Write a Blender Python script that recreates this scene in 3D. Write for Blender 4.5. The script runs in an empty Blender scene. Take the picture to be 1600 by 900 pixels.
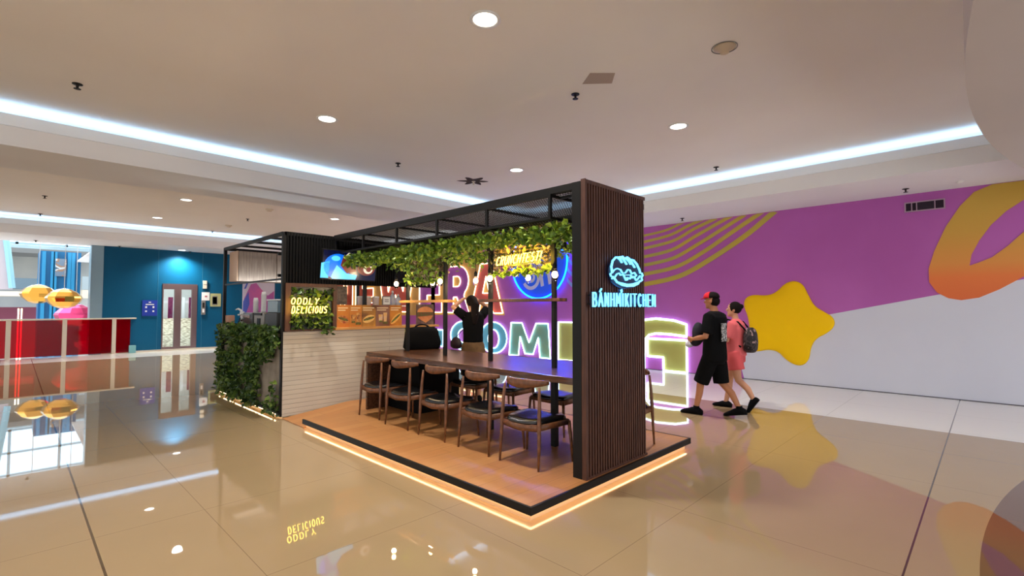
import bpy, bmesh, math, random
from mathutils import Vector, Matrix, noise
from mathutils.geometry import tessellate_polygon
random.seed(7)
PI = math.pi
S = bpy.context.scene
COL = S.collection
# ------------------------------------------------------------------ camera
FPX, CH, YAW, PIT = 763.0, 1.6, math.radians(44.4), math.atan(29/763.0)
cd = bpy.data.cameras.new('camera'); cam = bpy.data.objects.new('camera', cd); COL.objects.link(cam)
cd.sensor_width = 36; cd.lens = FPX/1600*36; cd.clip_end = 200
cam.location = (0, 0, CH); cam.rotation_euler = (PI/2+PIT, 0, YAW-PI/2)
S.camera = cam
# ------------------------------------------------------------------ world and exposure
w = bpy.data.worlds.new('world'); S.world = w; w.use_nodes = True
w.node_tree.nodes['Background'].inputs[0].default_value = (.97, .985, 1.0, 1)
w.node_tree.nodes['Background'].inputs[1].default_value = 1.45
S.view_settings.view_transform = 'Standard'; S.view_settings.look = 'None'
S.view_settings.exposure = 0.4; S.view_settings.gamma = 1; S.view_settings.use_curve_mapping = False
SPOT = 270; ZC, ZL = 4.2, 3.65
def lamp(name, kind, loc, power, color, rot=(0,0,0), parent=None, **kw):
    d = bpy.data.lights.new(name, kind); d.energy = power; d.color = color
    for k, v in kw.items(): setattr(d, k, v)
    o = bpy.data.objects.new(name, d); COL.objects.link(o); o.location = loc; o.rotation_euler = rot
    if parent: o.parent = parent
    return o
# ------------------------------------------------------------------ pixel rays onto real planes
_fw = Vector((math.cos(YAW)*math.cos(PIT), math.sin(YAW)*math.cos(PIT), math.sin(PIT)))
_rt = Vector((math.sin(YAW), -math.cos(YAW), 0)); _up = _rt.cross(_fw)
def _ray(px, py): return _fw + _rt*((px-800)/FPX) + _up*((450-py)/FPX)
_C = Vector((0, 0, CH))
def atx(px, py, x): d = _ray(px, py); return _C + d*(x/d.x)
def aty(px, py, y): d = _ray(px, py); return _C + d*(y/d.y)
def atz(px, py, z): d = _ray(px, py); return _C + d*((z-CH)/d.z)
# ------------------------------------------------------------------ materials
def lin(c): return tuple(((v/255+.055)/1.055)**2.4 if v/255 > .04045 else v/255/12.92 for v in c)
def mat(name, c, rough=.5, metal=0, emit=0, ec=None, spec=.5, coat=0, trans=0, ior=1.45):
    m = bpy.data.materials.new(name); m.use_nodes = True; b = m.node_tree.nodes['Principled BSDF']
    b.inputs['Base Color'].default_value = lin(c)+(1,); b.inputs['Roughness'].default_value = rough
    b.inputs['Metallic'].default_value = metal; b.inputs['Specular IOR Level'].default_value = spec
    b.inputs['Coat Weight'].default_value = coat; b.inputs['Transmission Weight'].default_value = trans
    b.inputs['IOR'].default_value = ior
    if emit:
        b.inputs['Emission Color'].default_value = lin(ec or c)+(1,); b.inputs['Emission Strength'].default_value = emit
    return m
def N(m, t, **kw):
    n = m.node_tree.nodes.new(t)
    for k, v in kw.items():
        if k.startswith('i_'): n.inputs[k[2:].replace('_', ' ')].default_value = v
        elif k[0] == 'n' and k[1:].isdigit(): n.inputs[int(k[1:])].default_value = v
        else: setattr(n, k, v)
    return n
def L(m, a, b): m.node_tree.links.new(a, b)
def P(m): return m.node_tree.nodes['Principled BSDF']
def math_(m, op, a, b=None):
    n = N(m, 'ShaderNodeMath', operation=op)
    for i, v in enumerate((a, b)):
        if v is None: continue
        if isinstance(v, (int, float)): n.inputs[i].default_value = v
        else: L(m, v, n.inputs[i])
    return n.outputs[0]
def mix(m, f, a, b):
    n = N(m, 'ShaderNodeMix', data_type='RGBA')
    for i, v in ((0, f), (6, a), (7, b)):
        if isinstance(v, (int, float)): n.inputs[i].default_value = v
        elif isinstance(v, tuple): n.inputs[i].default_value = lin(v)+(1,)
        else: L(m, v, n.inputs[i])
    return n.outputs[2]
def pos(m):
    g = N(m, 'ShaderNodeNewGeometry'); s = N(m, 'ShaderNodeSeparateXYZ'); L(m, g.outputs['Position'], s.inputs[0])
    return g.outputs['Position'], s.outputs
def mottle(name, c1, c2, scale=3, rough=.6, bump=0, stretch=None, **kw):
    m = mat(name, c1, rough, **kw); g, _ = pos(m)
    if stretch:
        mp = N(m, 'ShaderNodeMapping'); mp.inputs['Scale'].default_value = stretch; L(m, g, mp.inputs[0]); g = mp.outputs[0]
    t = N(m, 'ShaderNodeTexNoise', i_Scale=scale, i_Detail=5.0); L(m, g, t.inputs['Vector'])
    r = N(m, 'ShaderNodeMapRange', n1=.35, n2=.65); L(m, t.outputs[0], r.inputs[0])
    L(m, mix(m, r.outputs[0], c1, c2), P(m).inputs['Base Color'])
    if bump:
        bp = N(m, 'ShaderNodeBump', i_Strength=bump, i_Distance=.01); L(m, t.outputs[0], bp.inputs['Height']); L(m, bp.outputs[0], P(m).inputs['Normal'])
    return m
def floor_mat():
    m = mat('polished_tile', (196,170,135), .015, spec=.75); g, s = pos(m)
    t = N(m, 'ShaderNodeTexNoise', i_Scale=.9, i_Detail=6.0, i_Roughness=.6); L(m, g, t.inputs['Vector'])
    base = mix(m, t.outputs[0], (164,140,106), (176,151,116))
    # white border tiles and dark round inlay
    wh = math_(m, 'MAXIMUM', math_(m, 'GREATER_THAN', s[0], 8.35), math_(m, 'GREATER_THAN', s[1], 19.3))
    base = mix(m, wh, base, (242,240,234))
    dx = math_(m, 'SUBTRACT', s[0], 4.25); dy = math_(m, 'SUBTRACT', s[1], -10.1)
    rr = math_(m, 'SQRT', math_(m, 'ADD', math_(m, 'MULTIPLY', dx, dx), math_(m, 'MULTIPLY', dy, dy)))
    base = mix(m, math_(m, 'LESS_THAN', rr, 10.19), base, (112,84,66))
    # tile joints
    def line(src, off, step):
        a = math_(m, 'ABSOLUTE', math_(m, 'SUBTRACT', math_(m, 'FRACT', math_(m, 'DIVIDE', math_(m, 'SUBTRACT', src, off-step/2), step)), .5))
        return math_(m, 'LESS_THAN', a, .0022/step)
    sh = math_(m, 'MULTIPLY', math_(m, 'GREATER_THAN', s[0], 4.6), .49)
    lx = line(math_(m, 'ADD', s[0], sh), 1.1, 1.31); ly = line(s[1], .416, 1.352)
    ln = math_(m, 'MAXIMUM', lx, ly)
    base = mix(m, math_(m, 'MULTIPLY', ln, .5), base, (76,52,34))
    b1 = math_(m, 'LESS_THAN', math_(m, 'ABSOLUTE', math_(m, 'SUBTRACT', s[0], .43)), .007)
    b2 = math_(m, 'LESS_THAN', math_(m, 'ABSOLUTE', math_(m, 'SUBTRACT', s[1], .416)), .006)
    base = mix(m, math_(m, 'MULTIPLY', math_(m, 'MAXIMUM', b1, b2), .85), base, (60,42,28))
    L(m, base, P(m).inputs['Base Color'])
    t2 = N(m, 'ShaderNodeTexNoise', i_Scale=.7, i_Detail=1.0); L(m, g, t2.inputs['Vector'])
    bp = N(m, 'ShaderNodeBump', i_Strength=.006, i_Distance=.05); L(m, t2.outputs[0], bp.inputs['Height']); L(m, bp.outputs[0], P(m).inputs['Normal'])
    return m
def plank_mat():
    m = mat('oak_planks', (184,132,80), .45); g, s = pos(m)
    bk = N(m, 'ShaderNodeTexBrick', i_Scale=1.0, i_Mortar_Size=.0015, i_Brick_Width=1.2, i_Row_Height=.18, offset=.37)
    bk.inputs['Color1'].default_value = lin((184,124,70))+(1,); bk.inputs['Color2'].default_value = lin((196,140,84))+(1,); bk.inputs['Mortar'].default_value = lin((90,58,34))+(1,)
    L(m, g, bk.inputs['Vector'])
    mp = N(m, 'ShaderNodeMapping'); mp.inputs['Scale'].default_value = (2, 24, 2); L(m, g, mp.inputs[0])
    t = N(m, 'ShaderNodeTexNoise', i_Scale=1.5, i_Detail=7.0); L(m, mp.outputs[0], t.inputs['Vector'])
    L(m, mix(m, math_(m, 'MULTIPLY', t.outputs[0], .6), bk.outputs[0], (150,100,58)), P(m).inputs['Base Color'])
    return m
def brick_mat():
    m = mat('white_brick', (214,208,198), .6); g, s = pos(m)
    c = N(m, 'ShaderNodeCombineXYZ'); L(m, math_(m, 'ADD', s[0], s[1]), c.inputs[0]); L(m, s[2], c.inputs[1])
    bk = N(m, 'ShaderNodeTexBrick', i_Scale=1.0, i_Mortar_Size=.0028, i_Brick_Width=3.9, i_Row_Height=.066, i_Mortar_Smooth=.5)
    bk.inputs['Color1'].default_value = lin((196,188,174))+(1,); bk.inputs['Color2'].default_value = lin((188,178,164))+(1,); bk.inputs['Mortar'].default_value = lin((140,130,116))+(1,)
    L(m, c.outputs[0], bk.inputs['Vector']); L(m, bk.outputs[0], P(m).inputs['Base Color'])
    bp = N(m, 'ShaderNodeBump', i_Strength=.6, i_Distance=.01, invert=True); L(m, bk.outputs[1], bp.inputs['Height']); L(m, bp.outputs[0], P(m).inputs['Normal'])
    return m
def leaf_mat(name, a, b, c):
    m = mat(name, a, .45); g = N(m, 'ShaderNodeNewGeometry')
    r = N(m, 'ShaderNodeValToRGB'); e = r.color_ramp.elements
    e[0].color = lin(a)+(1,); e[1].color = lin(c)+(1,); k = e.new(.5); k.color = lin(b)+(1,)
    L(m, g.outputs['Random Per Island'], r.inputs[0]); L(m, r.outputs[0], P(m).inputs['Base Color'])
    return m
def ramp_mat(name, axis, stops, rough=.5, **kw):
    m = mat(name, stops[0][1], rough, **kw); _, s = pos(m)
    lo, hi = stops[0][0], stops[-1][0]
    mr = N(m, 'ShaderNodeMapRange', n1=lo, n2=hi); L(m, s[axis], mr.inputs[0])
    r = N(m, 'ShaderNodeValToRGB'); e = r.color_ramp.elements
    e[0].color = lin(stops[0][1])+(1,); e[1].color = lin(stops[-1][1])+(1,)
    for p, c in stops[1:-1]: k = e.new((p-lo)/(hi-lo)); k.color = lin(c)+(1,)
    L(m, mr.outputs[0], r.inputs[0]); L(m, r.outputs[0], P(m).inputs['Base Color'])
    return m
def blobs_mat(name, cols, scale, rough=.4, emit=0, stretch=(1,1,1)):
    m = mat(name, cols[0], rough); g, _ = pos(m)
    mp = N(m, 'ShaderNodeMapping'); mp.inputs['Scale'].default_value = stretch; L(m, g, mp.inputs[0])
    t = N(m, 'ShaderNodeTexNoise', i_Scale=scale, i_Detail=3.0, i_Distortion=.8); L(m, mp.outputs[0], t.inputs['Vector'])
    r = N(m, 'ShaderNodeValToRGB'); r.color_ramp.interpolation = 'CONSTANT' if len(cols) > 3 else 'LINEAR'; e = r.color_ramp.elements
    n = len(cols); e[0].position = .3; e[0].color = lin(cols[0])+(1,); e[1].position = .3+.4*(n-1)/n; e[1].color = lin(cols[-1])+(1,)
    for i in range(1, n-1): k = e.new(.3+.4*i/n); k.color = lin(cols[i])+(1,)
    L(m, t.outputs[0], r.inputs[0]); L(m, r.outputs[0], P(m).inputs['Base Color'])
    if emit: L(m, r.outputs[0], P(m).inputs['Emission Color']); P(m).inputs['Emission Strength'].default_value = emit
    return m
M = {}
M['floor'] = floor_mat(); M['plank'] = plank_mat(); M['brick'] = brick_mat()
M['ceil'] = mottle('ceiling_paint', (242,238,232), (238,233,226), .5, .85)
M['soffit'] = mottle('soffit_paint', (238,238,238), (234,232,232), .6, .85)
M['lip'] = mat('cool_white_paint', (244,250,255), .7)  # white lip; the cool light of the coves is put into its tint
M['black'] = mat('black_metal', (15,14,14), .5, spec=.3); M['black2'] = mat('black_panel', (9,8,8), .7, spec=.15)
M['slatb'] = mat('slat_backing', (22,10,8), .8)
M['slat'] = mottle('walnut_slat', (88,54,40), (66,38,28), 6, .5, stretch=(8,8,.7))
M['walnut'] = mottle('walnut', (96,60,38), (66,40,25), 5, .27, stretch=(9,.8,9), spec=.8)
M['chairw'] = mottle('chair_wood', (122,76,46), (92,56,34), 8, .38, stretch=(3,3,3))
M['leather'] = mat('black_leather', (14,14,16), .25, spec=.7)
M['pine'] = mottle('pine_board', (206,150,82), (190,132,66), 8, .45, stretch=(1,6,6))
M['cab'] = mottle('pale_wood', (158,138,122), (132,112,98), 4, .5, stretch=(10,10,.7))
M['grey'] = mat('grey_metal', (120,118,116), .5); M['steel'] = mat('steel', (180,182,184), .25, 1)
M['white'] = mat('white_plastic', (232,232,230), .4); M['cream'] = mat('cream', (214,204,184), .6)
M['mesh'] = mat('dark_mesh', (40,38,38), .45, .6)
M['leaf'] = leaf_mat('leaf_green', (54,84,18), (104,138,34), (158,178,56))
M['leafd'] = leaf_mat('leaf_dark', (28,52,20), (62,92,34), (110,132,54))
M['leafdry'] = leaf_mat('leaf_dry', (150,130,110), (176,150,124), (120,120,60))
M['neony'] = mat('neon_yellow', (255,200,60), .4, emit=5, ec=(255,214,92))
M['neonw'] = mat('neon_warm', (255,240,214), .4, emit=3.2, ec=(255,226,180))
M['neonc'] = mat('neon_cool', (230,245,255), .4, emit=3.6, ec=(200,228,255))
M['neonb'] = mat('neon_blue', (20,110,255), .4, emit=16, ec=(4,62,255))
M['signw'] = mat('sign_face', (150,220,250), .4, emit=1.15, ec=(110,208,255))
M['signb'] = mat('sign_back', (12,24,60), .5)
M['led'] = mat('led_warm', (255,220,170), .4, emit=7, ec=(255,214,160))
M['ledc'] = mat('led_cool', (210,232,255), .4, emit=6.5, ec=(176,216,255))
M['disc'] = mat('lamp_glow', (255,250,240), .4, emit=10, ec=(255,246,232))
M['bulb'] = mat('bulb_glow', (255,222,176), .3, emit=30, ec=(255,205,140))
M['purple'] = mottle('mural_purple', (186,98,182), (174,86,168), .45, .55)
M['mwhite'] = mottle('mural_white', (214,216,228), (206,208,222), .5, .55)
M['teal'] = mottle('teal_paint', (4,84,120), (2,76,110), .4, .5, spec=.2)
M['gold'] = mat('gold_foil', (206,146,62), .16, 1)
M['pinkf'] = mat('pink_foil', (214,70,120), .2, .8)
M['glass'] = mat('clear_glass', (235,245,245), .02, trans=1, ior=1.2)
M['bulbglass'] = mat('bulb_glass', (255,250,240), .02, trans=1, ior=1.03)
M['redac'] = mat('red_acrylic', (190,0,22), .03, trans=.75, ior=1.25, spec=.5)
M['skin'] = mat('skin', (196,142,112), .55); M['skin2'] = mat('skin_tan', (176,118,84), .55)
M['hair'] = mat('dark_hair', (20,13,11), .8, spec=.15); M['cloth'] = mat('black_cloth', (10,10,12), .9, spec=.15)
M['pink'] = mat('pink_cloth', (226,104,108), .85); M['brown'] = mottle('brown_cloth', (112,84,52), (88,64,38), 9, .85)
M['redc'] = mat('red_cloth', (205,20,40), .8)
# ------------------------------------------------------------------ mesh builder
class MB:
    def __init__(s): s.v = []; s.f = []
    def add(s, vs, fs):
        n = len(s.v); s.v += [Vector(v) for v in vs]; s.f += [tuple(i+n for i in f) for f in fs]; return s
    def box(s, x0, x1, y0, y1, z0, z1):
        return s.add([(x0,y0,z0),(x1,y0,z0),(x1,y1,z0),(x0,y1,z0),(x0,y0,z1),(x1,y0,z1),(x1,y1,z1),(x0,y1,z1)],
                     [(0,3,2,1),(4,5,6,7),(0,1,5,4),(1,2,6,5),(2,3,7,6),(3,0,4,7)])
    def obox(s, c, sz, R=None):
        m = MB().box(-sz[0]/2, sz[0]/2, -sz[1]/2, sz[1]/2, -sz[2]/2, sz[2]/2)
        R = R or Matrix(); return s.add([R @ v + Vector(c) if len(R) == 3 else (R @ v) + Vector(c) for v in m.v], m.f)
    def rings(s, rs, cap=True, closed=False):
        n = len(rs[0]); vs = [p for r in rs for p in r]; fs = []
        k = len(rs)
        for i in range(k if closed else k-1):
            a, b = i*n, ((i+1) % k)*n
            for j in range(n): fs.append((a+j, a+(j+1) % n, b+(j+1) % n, b+j))
        if cap and not closed: fs += [tuple(range(n))[::-1], tuple(range((k-1)*n, k*n))]
        return s.add(vs, fs)
    def tube(s, pts, r, n=8, closed=False, flat=None):
        pts = [Vector(p) for p in pts]; k = len(pts); rs = []
        up = None
        for i, p in enumerate(pts):
            if closed: d = (pts[(i+1) % k]-pts[i-1])
            else: d = (pts[min(i+1, k-1)]-pts[max(i-1, 0)])
            if d.length < 1e-9: d = Vector((0,0,1))
            d.normalize()
            if up is None: up = Vector((0,0,1)) if abs(d.z) < .9 else Vector((1,0,0))
            a = up-d*up.dot(d)
            if a.length < 1e-6: a = Vector((0,1,0))-d*d.y
            a.normalize(); b = d.cross(a); up = a
            rr = r[i] if isinstance(r, (list, tuple)) else r
            ra, rb = rr if isinstance(rr, tuple) else (rr, rr)
            rs.append([p+a*(ra*math.cos(2*PI*j/n))+b*(rb*math.sin(2*PI*j/n)) for j in range(n)])
        return s.rings(rs, closed=closed)
    def bar(s, a, b, w, d=None):
        a, b = Vector(a), Vector(b); d = d or w; u = (b-a).normalized()
        k = Vector((0,0,1)) if abs(u.z) < .9 else Vector((1,0,0)); p = u.cross(k).normalized(); q = p.cross(u)
        return s.rings([[c+p*(w/2*i)+q*(d/2*j) for i, j in ((-1,-1),(1,-1),(1,1),(-1,1))] for c in (a, b)])
    def lathe(s, prof, c=(0,0,0), n=16, R=None):
        c = Vector(c); R = R or Matrix.Identity(3)
        return s.rings([[c+R @ Vector((r*math.cos(2*PI*j/n), r*math.sin(2*PI*j/n), z)) for j in range(n)] for r, z in prof])
    def ell(s, c, r, n=14, m=9, R=None):
        return s.lathe2(c, r, n, m, R)
    def lathe2(s, c, r, n, m, R):
        c = Vector(c); R = R or Matrix.Identity(3); rs = []
        for i in range(m+1):
            t = -PI/2+PI*(i+.02)/(m+.04); rs.append([c+R @ Vector((r[0]*math.cos(t)*math.cos(2*PI*j/n), r[1]*math.cos(t)*math.sin(2*PI*j/n), r[2]*math.sin(t))) for j in range(n)])
        return s.rings(rs)
    def prism(s, loops, fn, d0, d1):
        """polygon (with holes) in a plane given by fn(u, v, depth)"""
        if not isinstance(loops[0][0], (list, tuple, Vector)): loops = [loops]
        flat = [p for l in loops for p in l]
        tris = tessellate_polygon([[Vector((p[0], p[1], 0)) for p in l] for l in loops])
        n = len(flat); vs = [fn(u, v, d0) for u, v in flat]+[fn(u, v, d1) for u, v in flat]
        fs = [tuple(t) for t in tris]+[tuple(i+n for i in reversed(t)) for t in tris]
        o = 0
        for l in loops:
            k = len(l)
            for i in range(k): a, b = o+i, o+(i+1) % k; fs.append((a, b, b+n, a+n))
            o += k
        return s.add(vs, fs)
    def xf(s, T): s.v = [T @ v for v in s.v]; return s
    def build(s, name, m, parent=None, smooth=False, bevel=0, label=None, local=False, mods=None):
        me = bpy.data.meshes.new(name); o = bpy.data.objects.new(name, me)
        off = Vector((0,0,0))
        if not local:
            if parent is not None:
                p = parent
                while p: off += p.location; p = p.parent
            else:
                xs = [v.x for v in s.v]; ys = [v.y for v in s.v]; zs = [v.z for v in s.v]
                off = Vector(((min(xs)+max(xs))/2, (min(ys)+max(ys))/2, min(zs)))
                o.location = off
        me.from_pydata([v-off for v in s.v], [], s.f); me.update()
        b = bmesh.new(); b.from_mesh(me); bmesh.ops.recalc_face_normals(b, faces=b.faces); b.to_mesh(me); b.free()
        me.materials.append(m)
        if smooth: me.polygons.foreach_set('use_smooth', [True]*len(me.polygons))
        COL.objects.link(o)
        if parent: o.parent = parent
        if bevel:
            q = o.modifiers.new('bevel', 'BEVEL'); q.width = bevel; q.segments = 2; q.limit_method = 'ANGLE'
        if label: o['label'] = label
        return o
def tag(o, label, cat, group=None, kind=None):
    o['label'] = label; o['category'] = cat
    if group: o['group'] = group
    if kind: o['kind'] = kind
    return o
def empty(name, loc, label=None, cat=None, group=None, rz=0):
    o = bpy.data.objects.new(name, None); COL.objects.link(o); o.location = loc; o.rotation_euler = (0,0,rz); o.empty_display_size = .1
    if label: tag(o, label, cat, group)
    return o
def struct(mb, name, m, **kw):
    o = mb.build(name, m, **kw); o['kind'] = 'structure'; return o
def dup(o, loc, rz=None, label=None):
    kids = [c for c in bpy.data.objects if c.parent == o]
    r = o.copy(); COL.objects.link(r); r.location = loc
    if rz is not None: r.rotation_euler = (0,0,rz)
    if label: r['label'] = label
    def rec(src, dst):
        for c in [c for c in bpy.data.objects if c.parent == src]:
            k = c.copy(); COL.objects.link(k); k.parent = dst; rec(c, k)
    for c in kids:
        k = c.copy(); COL.objects.link(k); k.parent = r; rec(c, k)
    return r
def arc(cx, cy, rx, ry, a0, a1, n=10): return [(cx+rx*math.cos(math.radians(a0+(a1-a0)*i/n)), cy+ry*math.sin(math.radians(a0+(a1-a0)*i/n))) for i in range(n+1)]
# ================================================================== SETTING
struct(MB().box(-14, 11.4, -4.5, 21.4, -.2, 0).box(2.0, 11.4, 21.4, 30, -.2, 0), 'floor', M['floor'])
# upper ceiling, beams and lower ceilings
XF, YF = 9.64, 8.87
struct(MB().box(-14, XF+.6, -4.5, YF+.6, ZC, ZC+.1), 'ceiling', M['ceil'])
c2 = MB(); c2.box(-14, XF+.6, 10.35+.02, 20.0, ZC, ZC+.1)
struct(c2, 'ceiling', M['ceil'])
# soffits (solid bottoms) and their faces
s = MB()
s.box(XF, 11.6, -4.5, 30, ZL, ZL+.05); s.box(XF, XF+.05, -4.5, YF, ZL+.05, 3.9); s.box(XF+.6, XF+.65, -4.5, YF+.6, 3.7, ZC)
s.box(-14, XF, YF, 10.35, ZL, ZL+.05); s.box(-14, XF+.05, YF, YF+.05, ZL+.05, 3.9); s.box(-14, XF+.6, YF+.6, YF+.65, 3.7, ZC)
s.box(-14, XF, 10.3, 10.35, ZL+.05, ZC+.05)
s.box(-14, XF, 19.4, 21.75, ZL, ZL+.05); s.box(-14, XF, 19.4, 19.45, ZL+.05, 3.9); s.box(-14, XF, 20.0, 20.05, 3.7, ZC); s.box(2, XF, 21.75, 30, ZL, ZL+.05)
struct(s, 'trim_1', M['soffit'])
lp = MB()
lp.box(XF-.03, XF+.05, -4.5, YF+.05, 3.9, 4.05); lp.box(-14, XF+.05, YF-.03, YF+.05, 3.9, 4.05); lp.box(-14, XF, 19.37, 19.45, 3.9, 4.05)
lp.box(XF+.05, XF+.6, -4.5, YF+.6, 3.86, 3.9).box(-14, XF+.05, YF+.05, YF+.6, 3.86, 3.9).box(-14, XF, 19.45, 20.0, 3.86, 3.9)
struct(lp, 'trim_2', M['lip'])
def cove(name, mb, label):
    tag(mb.build(name, M['ledc']), label, 'cove light')
cove('cove_light', MB().box(XF+.1, XF+.15, -4, YF, 3.99, 4.03), 'cool white light strip tucked in the ceiling cove in front of the purple mural wall')
cove('cove_light', MB().box(-9, XF+.05, YF+.1, YF+.15, 3.99, 4.03), 'cool white light strip in the ceiling cove over the kiosk booth')
cove('cove_light', MB().box(-9, XF-.4, 19.5, 19.55, 3.99, 4.03), 'cool white light strip in the far ceiling cove by the teal wall')
# round dropped ceiling disc at the right
d_ = MB(); pts = arc(5.1, -14.9, 14.99, 14.99, 60, 120, 60)
d_.prism([(p[0], p[1]) for p in pts], lambda u, v, d: Vector((u, v, d)), 3.3, ZC-.002)
struct(d_, 'trim_3', mottle('disc_paint', (206,196,190), (200,190,184), .5, .85))
# mural wall
WX = 11.4
def mw(u, v, d): return Vector((WX-d, u, v))          # u = world y, v = world z
struct(MB().box(WX+.004, WX+.25, -9, 30, 0, ZL), 'wall_right', M['purple'])
struct(MB().prism([(-9,0),(-9,3.64),(-6.3,3.35),(.7,1.8),(4.2,1.02),(3.95,.0)], mw, 0, -.006), 'trim_4', M['mwhite'])
struct(MB().box(WX-.012, WX+.003, -9, 29, 0, .012), 'baseboard_right', mat('dark_line', (70,66,80), .6))
# teal wall with glass door
TY = 21.35
A = aty(254, 444, TY); B = aty(306, 545, TY); dx0, dx1, dz1 = A.x, B.x, 2.43
t = MB().box(2.1, dx0, TY, TY+.2, 0, ZL).box(dx1, 8.6, TY, TY+.2, 0, ZL).box(dx0, dx1, TY, TY+.2, dz1, ZL)
struct(t, 'wall_back', M['teal'])
jn = MB()
for x in (3.62, 5.0): jn.box(x, x+.012, TY-.006, TY, 0, ZL)
struct(jn, 'trim_5', mat('teal_joint', (40,104,132), .5))
struct(MB().box(2.1, 8.6, TY-.03, TY, 0, .06), 'baseboard_back', M['cream'])
dr = empty('door_1', ((dx0+dx1)/2, TY+.02, 0)); dr['kind'] = 'structure'
M['bronze'] = mat('bronze_frame', (112,92,92), .3, .7)
dm = (dx0+dx1)/2
fr = MB().box(dx0, dx0+.04, TY-.02, TY+.1, .14, dz1-.2).box(dx1-.17, dx1, TY-.02, TY+.1, .14, dz1-.2).box(dx0, dx1, TY-.02, TY+.1, dz1-.2, dz1).box(dx0, dx1, TY-.02, TY+.1, 0, .14).box(dm-.17, dm+.04, TY-.02, TY+.1, .14, dz1-.2)
fr.build('door_frame', M['bronze'], dr)
MB().box(dx0+.06, dx1-.16, TY+.03, TY+.04, .14, dz1-.2).build('door_glass', M['glass'], dr)
# daylight terrace behind the door
pebm = mat('pebbles', (210,196,160), .6); g_, s_ = pos(pebm)
vo = N(pebm, 'ShaderNodeTexVoronoi', i_Scale=9.0); L(pebm, g_, vo.inputs['Vector'])
L(pebm, mix(pebm, vo.outputs[0], (236,226,196), (110,92,64)), P(pebm).inputs['Base Color'])
tag(MB().prism([(3.2,21.9),(6.2,21.9),(6.8,24.6),(3.2,24.6)], lambda u, v, d: Vector((u, v, d+(v-21.9)*.38)), .01, .08).build('pebble_bed', pebm), 'bank of pale pebbles seen low through the glass door in the teal wall', 'pebbles', kind='stuff')
fp = empty('picket_fence', (4.8, 24.9, 0), 'white picket fence with pink boards seen through the glass door', 'fence')
for i in range(16):
    x = 3.1+i*.25
    MB().box(x, x+(.1 if i % 3 else .17), 24.9, 24.95, 0, 2.0).build('picket', M['white'] if i % 3 else M['pinkf'], fp, label=None if i % 3 else 'pink board of the fence')
MB().box(3.0, 7.2, 24.96, 25.0, 1.75, 1.85).build('rail', M['white'], fp)
lamp('terrace_daylight', 'AREA', (4.7, 23.3, 3.4), 110, (.9,.95,1), size=2.4)
struct(MB().box(2.2, 8.4, 26, 26.2, 0, ZL), 'wall_terrace', mat('terrace_wall', (216,220,214), .7))
struct(MB().box(8.6, 8.8, TY, 30, 0, ZL).box(8.6, 11.6, 29.8, 30, 0, ZL), 'wall_corridor', M['cream'])
# pale column between atrium and teal wall
struct(MB().box(1.78, 2.1, TY-.02, TY+.6, 0, ZL), 'trim_6', mottle('column_panel', (132,158,172), (120,146,160), .7, .35))
# ================================================================== KIOSK PLATFORM
PX0, PX1, PY0, PY1 = 2.7, 5.38, 2.45, 6.5
pf = empty('kiosk_platform', ((PX0+PX1)/2, (PY0+PY1)/2, 0), 'raised oak-plank platform with black edge and glowing warm light strip under the bar table', 'platform')
MB().box(PX0+.02, PX1-.02, PY0+.02, PY1-.01, .06, .12).build('plank_deck', M['plank'], pf)
MB().box(PX0, PX0+.02, PY0, PY1, .062, .122).box(PX1-.02, PX1, PY0, PY1, .062, .122).box(PX0+.02, PX1-.02, PY0, PY0+.02, .062, .122).build('edge_trim', M['black'], pf)
MB().box(PX0+.05, PX1-.05, PY0+.05, PY1, 0, .06).build('plinth', mat('plinth_wood', (222,190,150), .5), pf)
MB().box(PX0+.035, PX0+.047, PY0+.04, PY1, .048, .058).box(PX0+.04, PX1-.04, PY0+.035, PY0+.047, .048, .058).build('light_strip', M['led'], pf)
rp = MB(); rp.add([(2.72,6.5,0),(5.36,6.5,0),(5.36,7.24,0),(2.72,7.24,0),(2.72,6.5,.012),(3.5,6.5,.118),(5.36,6.5,.118),(5.36,7.24,.118),(3.7,7.24,.118),(2.72,7.24,.012)],
   [(0,1,2,3),(0,4,5,6,1),(1,6,7,2),(3,2,7,8,9),(0,3,9,4),(4,9,8,5),(5,8,7,6)])
tag(rp.build('entry_ramp', M['plank']), 'wooden ramp sloping up between the white brick counter and the platform', 'ramp')
# ================================================================== SLAT WALL WITH SIGN
SX0, SX1, SY = 3.45, 4.48, 2.52
sw = empty('slat_wall', ((SX0+SX1)/2, SY+.06, .12), 'tall dark walnut slat wall closing the near end of the kiosk', 'slat wall')
MB().box(SX0, SX1, SY, SY+.11, .12, 2.70).build('backing_panel', M['slatb'], sw)
sl = MB(); k = 25; pit = (SX1-SX0-.02)/k
for i in range(k):
    x = SX0+.01+i*pit; sl.box(x+.004, x+pit*.62, SY-.028, SY, .14, 2.68)
sl.build('slats', M['slat'], sw)
MB().box(SX0-.004, SX0+.012, SY-.032, SY+.014, .12, 2.715).box(SX0, SX1, SY-.03, SY+.0, 2.68, 2.712).box(SX0, SX1, SY-.03, SY, .12, .14).build('frame_strip', M['slat'], sw)
MB().box(SX0-.006, SX0+.001, SY+.016, SY+.11, .12, 2.70).box(SX0,SX1,SY+.105,SY+.112,.12,2.7).build('end_panel', M['black'], sw)
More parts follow.
